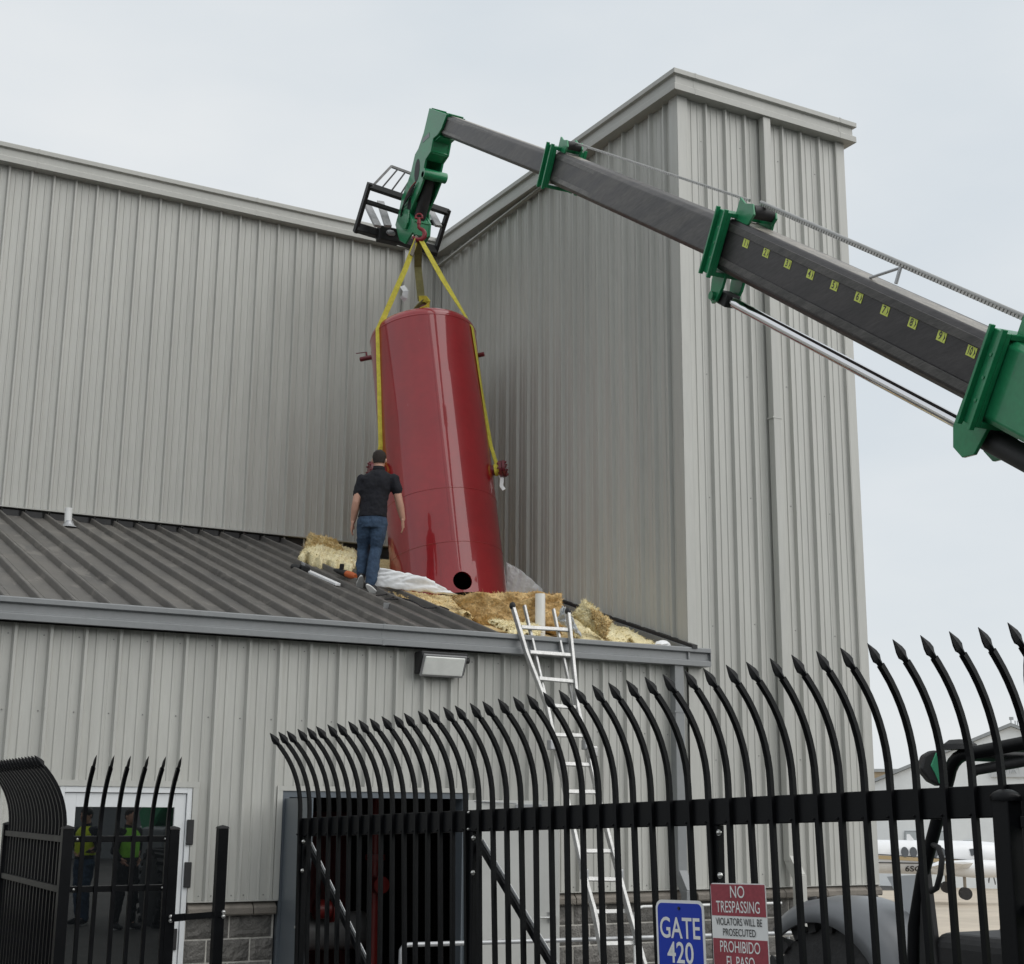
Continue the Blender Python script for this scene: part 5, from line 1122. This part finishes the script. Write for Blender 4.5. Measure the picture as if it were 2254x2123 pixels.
person(J2, b2_, 'person in green safety vest and black trousers mirrored in the glass door', mat('dark_shirt', (.02, .02, .022), .85), mat('black_trousers', (.014, .014, .016), .85), HAIR, f2, rt2, vest=VESTG, short=False)
# ================================================================== PUMP ROOM
T = thing('fire_pump', (5.9, YW+1.9, 0), 'red fire pump with flanges inside the dark open doorway', 'pump')
PR = mat('pump_red', (.17, .014, .012), .4, var=.15)
MB().cyl((5.55, YW+1.7, .1), (5.55, YW+1.7, 1.05), .11, n=20).cyl((5.55, YW+1.7, .95), (5.55, YW+1.7, 1.02), .17, n=20).build('red_riser', PR, T, smooth=True)
MB().cyl((5.75, YW+2.0, .75), (6.5, YW+2.0, .75), .2, n=24).build('motor', mat('pump_grey', (.12, .12, .12), .5, var=.2), T, smooth=True)
MB().cyl((5.82, YW+1.7, 1.0), (6.0, YW+1.7, 1.0), .10, n=20).cyl((5.98, YW+1.7, 1.0), (6.02, YW+1.7, 1.0), .14, n=20).build('red_elbow', PR, T, smooth=True)
MB().cyl((6.45, YW+1.6, .1), (6.45, YW+1.6, 2.6), .06, n=16).cyl((6.45, YW+1.6, 1.5), (6.45, YW+1.6, 1.56), .11, n=16).build('red_standpipe', PR, T, smooth=True)
MB().cyl((6.45, YW+1.55, 1.25), (6.45, YW+1.40, 1.25), .09, n=16).build('red_gauge_valve', PR, T, smooth=True)
MB().box(5.3, 6.7, YW+1.5, YW+2.4, .012, .12).build('skid', PR, T, bevel=.02)
T = thing('control_panel', (6.25, YW+2.9, 1.2), 'grey electrical panel with white labels inside the dark room', 'cabinet')
MB().box(5.95, 6.65, YW+2.8, YW+3.1, .012, 2.0).build('cabinet', mat('panel_dark_red', (.10, .012, .012), .5), T, bevel=.01); MB().box(6.05, 6.2, YW+2.79, YW+2.8, 1.5, 1.75).build('label_plate', SHEET, T)
# ================================================================== AIRFIELD
PC = dep(2046, 1888, 66.0); PA = (HR*math.cos(R(8))-HF*math.sin(R(8))).normalized(); PN = Vector((PA.y, -PA.x, 0)); PN = PN if PN.dot(HF) < 0 else -PN
AP = thing('aeroplane', PC-Zv*1.74, 'white twin-engine aeroplane with oval windows parked on the apron', 'aeroplane')
prof_ = [(-7.2, .12, .55), (-6.0, .32, .38), (-4.4, .60, .15), (-3.0, .76, .02), (2.2, .78, 0), (3.2, .74, -.04), (3.9, .60, -.16), (4.8, .44, -.26), (5.6, .25, -.34), (5.95, .03, -.36)]
m = MB(); n = 28; vs = []
for x, r_, dz in prof_: vs += [PC+PA*x+Zv*(dz+r_*math.sin(2*math.pi*i/n)*(1.0))+PN*r_*.96*math.cos(2*math.pi*i/n) for i in range(n)]
fu = m.add(vs, [(k*n+i, k*n+(i+1) % n, (k+1)*n+(i+1) % n, (k+1)*n+i) for k in range(len(prof_)-1) for i in range(n)]+[tuple(range(n))[::-1], tuple(range((len(prof_)-1)*n, len(prof_)*n))]).build('fuselage', PLANEW, AP, smooth=True)
PXM = 66.0/F_PX
def pside(u, v, extra=.01):
    x = (u-2046)*PXM/PA.dot(HR); z = -(v-1888)*PXM; a = max(-.99, min(.99, z/.78)); return PC+PA*x+Zv*z+PN*(.76*math.cos(math.asin(a))+extra)
for u in (1970, 1990, 2008, 2030, 2052, 2067, 2082):
    c = pside(u, 1876); MB().prism([(.17*math.cos(2*math.pi*i/18), .23*math.sin(2*math.pi*i/18)) for i in range(18)], c, PA, Zv+PN*-.3, .03).build('cabin_window', GLASSD, fu)
for pts in ([(2126, 1868), (2136, 1867), (2141, 1880), (2128, 1882)], [(2139, 1870), (2149, 1879), (2143, 1881)]):
    q = [pside(*w_, .03) for w_ in pts]; k = len(q); MB().add(q+[w_-PN*.25 for w_ in q], [tuple(range(k)), tuple(range(2*k-1, k-1, -1))]+[(i, k+i, k+(i+1) % k, (i+1) % k) for i in range(k)]).build('cockpit_window', GLASSD, fu)
for v0, v1, th, m_ in ((1881, 1893, .035, SIGNK), (1887, 1897, .16, PLANEG), (1899, 1900, .05, SIGNK)):
    MB().ribbon([pside(1925+i*14, v0+(v1-v0)*i/16, .015) for i in range(17)], th, .02, Zv).build('stripe', m_, fu)
text_part('registration', 'N', SIGNK, fu, pside(1971, 1911, .05), PA, Zv+PN*.75, .44, sx=1.0, off=.0, bold=.02)
text_part('registration', '6SC', SIGNK, fu, pside(2006, 1912, .05), PA, Zv+PN*.75, .44, sx=1.0, off=.0, bold=.02)
for sg in (1, -1):
    r0_, r1_ = PC+PA*.6-Zv*.55, PC+PA*.1+PN*sg*8.0+Zv*.05
    m = MB(); vs = []
    for c, ch, th in ((r0_, 2.2, .30), (r1_, 1.0, .10)): vs += [c+PA*ch/2, c+Zv*th/2+PA*ch*.1, c-PA*ch/2, c-Zv*th/2+PA*ch*.1]
    m.add(vs, [(i, (i+1) % 4, 4+(i+1) % 4, 4+i) for i in range(4)]+[(3, 2, 1, 0), (4, 5, 6, 7)]).build('wing', PLANEW, AP)
    nc = PC+PA*1.0+PN*sg*2.6-Zv*.38
    NA = MB().lathe(nc-PA*1.6, PA, [(0, .05), (.6, .30), (2.2, .40), (3.3, .36), (3.6, .25), (3.9, .10), (4.05, .01)], 20).build('engine_nacelle', PLANEW, AP, smooth=True)
    for k in range(4):
        t = R(45+90*k); dn = Zv*math.sin(t)+PN*math.cos(t); MB().obox(nc+PA*2.22+dn*.62, dn*.58, (PA*.4+Zv.cross(PA)*.2).normalized()*.02, dn.cross(PA)*.07).build('propeller_blade', SIGNK, NA)
    gb = nc+PA*.1; MB().cyl(gb-Zv*.3, gb-Zv*1.0, .07, n=10).build('gear_leg', mat('gear_metal', (.25, .22, .18), .5), AP)
    for q in (-.16, .16): MB().cyl(gb+PN*(q-.08)-Zv*1.08, gb+PN*(q+.08)-Zv*1.08, .27, n=18).build('wheel', TYRE, AP, smooth=True)
MB().cyl(PC+PA*4.3-Zv*.6, PC+PA*4.3-Zv*1.4, .05, n=10).build('gear_leg', GALV, AP); MB().cyl(PC+PA*4.3-Zv*1.48-PN*.08, PC+PA*4.3-Zv*1.48+PN*.08, .24, n=18).build('wheel', TYRE, AP, smooth=True)
MB().prism([(-7.3, .5), (-5.2, .6), (-6.6, 2.7), (-7.7, 2.7)], PC, PA, Zv, .12).build('tail_fin', PLANEW, AP)
MB().prism([(-1.0, .72), (-.6, .72), (-.85, 1.05), (-.98, 1.05)], PC, PA, Zv, .05).build('antenna', PLANEW, AP)
MB().obox(PC-PA*7.1+Zv*2.65, PA*.5, PN*2.4, Zv*.06).build('tailplane', PLANEW, AP)
# hangar
HP = dep(2225, 1775, 112.0); s_h = 112.0/F_PX
HND = Vector((HP.x, HP.y, 0)).normalized()
def hg_(u, v, o=0): return onP(u, v, HP, o, HND)
gb_ = gheight(HP.x, HP.y)
ap_, le_ = hg_(2225, 1600), hg_(1900, 1733); re_ = ap_+(ap_-le_); re_.z = le_.z
HG = thing('hangar', Vector((HP.x, HP.y, gb_)), 'pale steel aircraft hangar with gable front and grey wall sign', 'building')
def hpoly(pts, y0, y1, name, m_, parent=HG):
    n = len(pts); mb = MB(); mb.add([p+HND*y for y in (y0, y1) for p in pts], [(i, (i+1) % n, n+(i+1) % n, n+i) for i in range(n)]+[tuple(range(n))[::-1], tuple(range(n, 2*n))]); return mb.build(name, m_, parent)
lb2, rb2 = Vector((le_.x, le_.y, gb_-1)), Vector((re_.x, re_.y, gb_-1))
hpoly([lb2, rb2, re_, ap_, le_], 0, 30, 'wall', HANG)
for a, b in ((le_, ap_), (ap_, re_)):
    d = (b-a).normalized(); hpoly([a-d*.4*(1 if a == le_ else 0)+Zv*.03, b+d*.4*(0 if a == le_ else 1)+Zv*.03, b+Zv*.3, a+Zv*.3], -.35, 30.3, 'roof_edge', HANGD)
for u0_, u1_, v0_, v1_ in ((1991, 2026, 1829, 1856), (2064, 2088, 1829, 1856), (2120, 2150, 1850, 1872)):
    W = hpoly([hg_(u0_, v1_), hg_(u1_, v1_), hg_(u1_, v0_), hg_(u0_, v0_)], -.10, .05, 'window', HANGD)
    hpoly([hg_(u0_+2, v1_-2), hg_(u1_-2, v1_-2), hg_(u1_-2, v0_+3), hg_(u0_+2, v0_+3)], -.13, -.09, 'pane', mat('pale_pane', (.42, .46, .48), .3), W)
SB = hpoly([hg_(2181, 1711), hg_(2300, 1711), hg_(2300, 1660), hg_(2181, 1660)], -.25, -.02, 'sign_board', mat('sign_board_grey', (.52, .54, .55), .5))
sn = hg_(2240, 1698, -.27)
text_part('sign_lettering', 'AVIATION', HANGD, SB, sn, HR, Zv, .62, sx=1.15, off=.02, align='CENTER')
text_part('sign_lettering', 'TSI', SIGNK, SB, hg_(2212, 1678, -.27), HR, Zv, 1.5, sx=1.0, off=.02, bold=.02)
for du in (0, 9, 14): q = hg_(2226+du, 1598); MB().cyl(q, q+Zv*(.7 if du == 0 else .4), .04, n=6).build('roof_aerial', HANGD, HG)
q = hg_(2226, 1582); MB().obox(q, HR*.16, HF*.05, Zv*.12).build('roof_aerial', HANGD, HG)
BP = dep(1945, 1775, 170); q0, q1 = onP(1880, 1699, BP), onP(1985, 1699, BP)
T = thing('brown_building', Vector((BP.x, BP.y, gheight(BP.x, BP.y))), 'low brown brick building far behind the hangar roof', 'building')
m = MB(); m.add([q+HF*y+Zv*z for y in (0, 12) for q, z in ((q0, 0), (q1, 0))]+[Vector((q.x, q.y, -5))+HF*y for y in (0, 12) for q in (q0, q1)], [(0, 2, 3, 1), (4, 5, 7, 6), (0, 1, 5, 4), (1, 3, 7, 5), (3, 2, 6, 7), (2, 0, 4, 6)])
m.build('wall', mat('brown_brick', (.30, .24, .16), .8, var=.15, vscale=.5), T)
MB().obox((q0+q1)/2+HF*6+Zv*.15, (q1-q0)/2*1.02, HF*6.2, Zv*.18).build('roof_edge', HANGD, T)
# warehouse behind the viewer, seen only as a reflection in the glass door
T = thing('warehouse', (6, -22, gz(0)), 'grey metal warehouse across the yard mirrored in the glass door', 'building')
MB().box(-14, 30, -34, -22, gz(0)-.2, 6.2).build('wall', mat('warehouse_steel', (.17, .18, .185), .5, var=.06), T)
MB().box(-14.2, 30.2, -34.2, -21.8, 6.2, 6.5).build('roof_edge', HANGD, T)
for k in range(5): MB().box(-10+k*8, -6+k*8, -22.06, -21.99, gz(0), 4.2).build('roller_door', mat('pale_roller_door', (.42, .43, .43), .5), T)
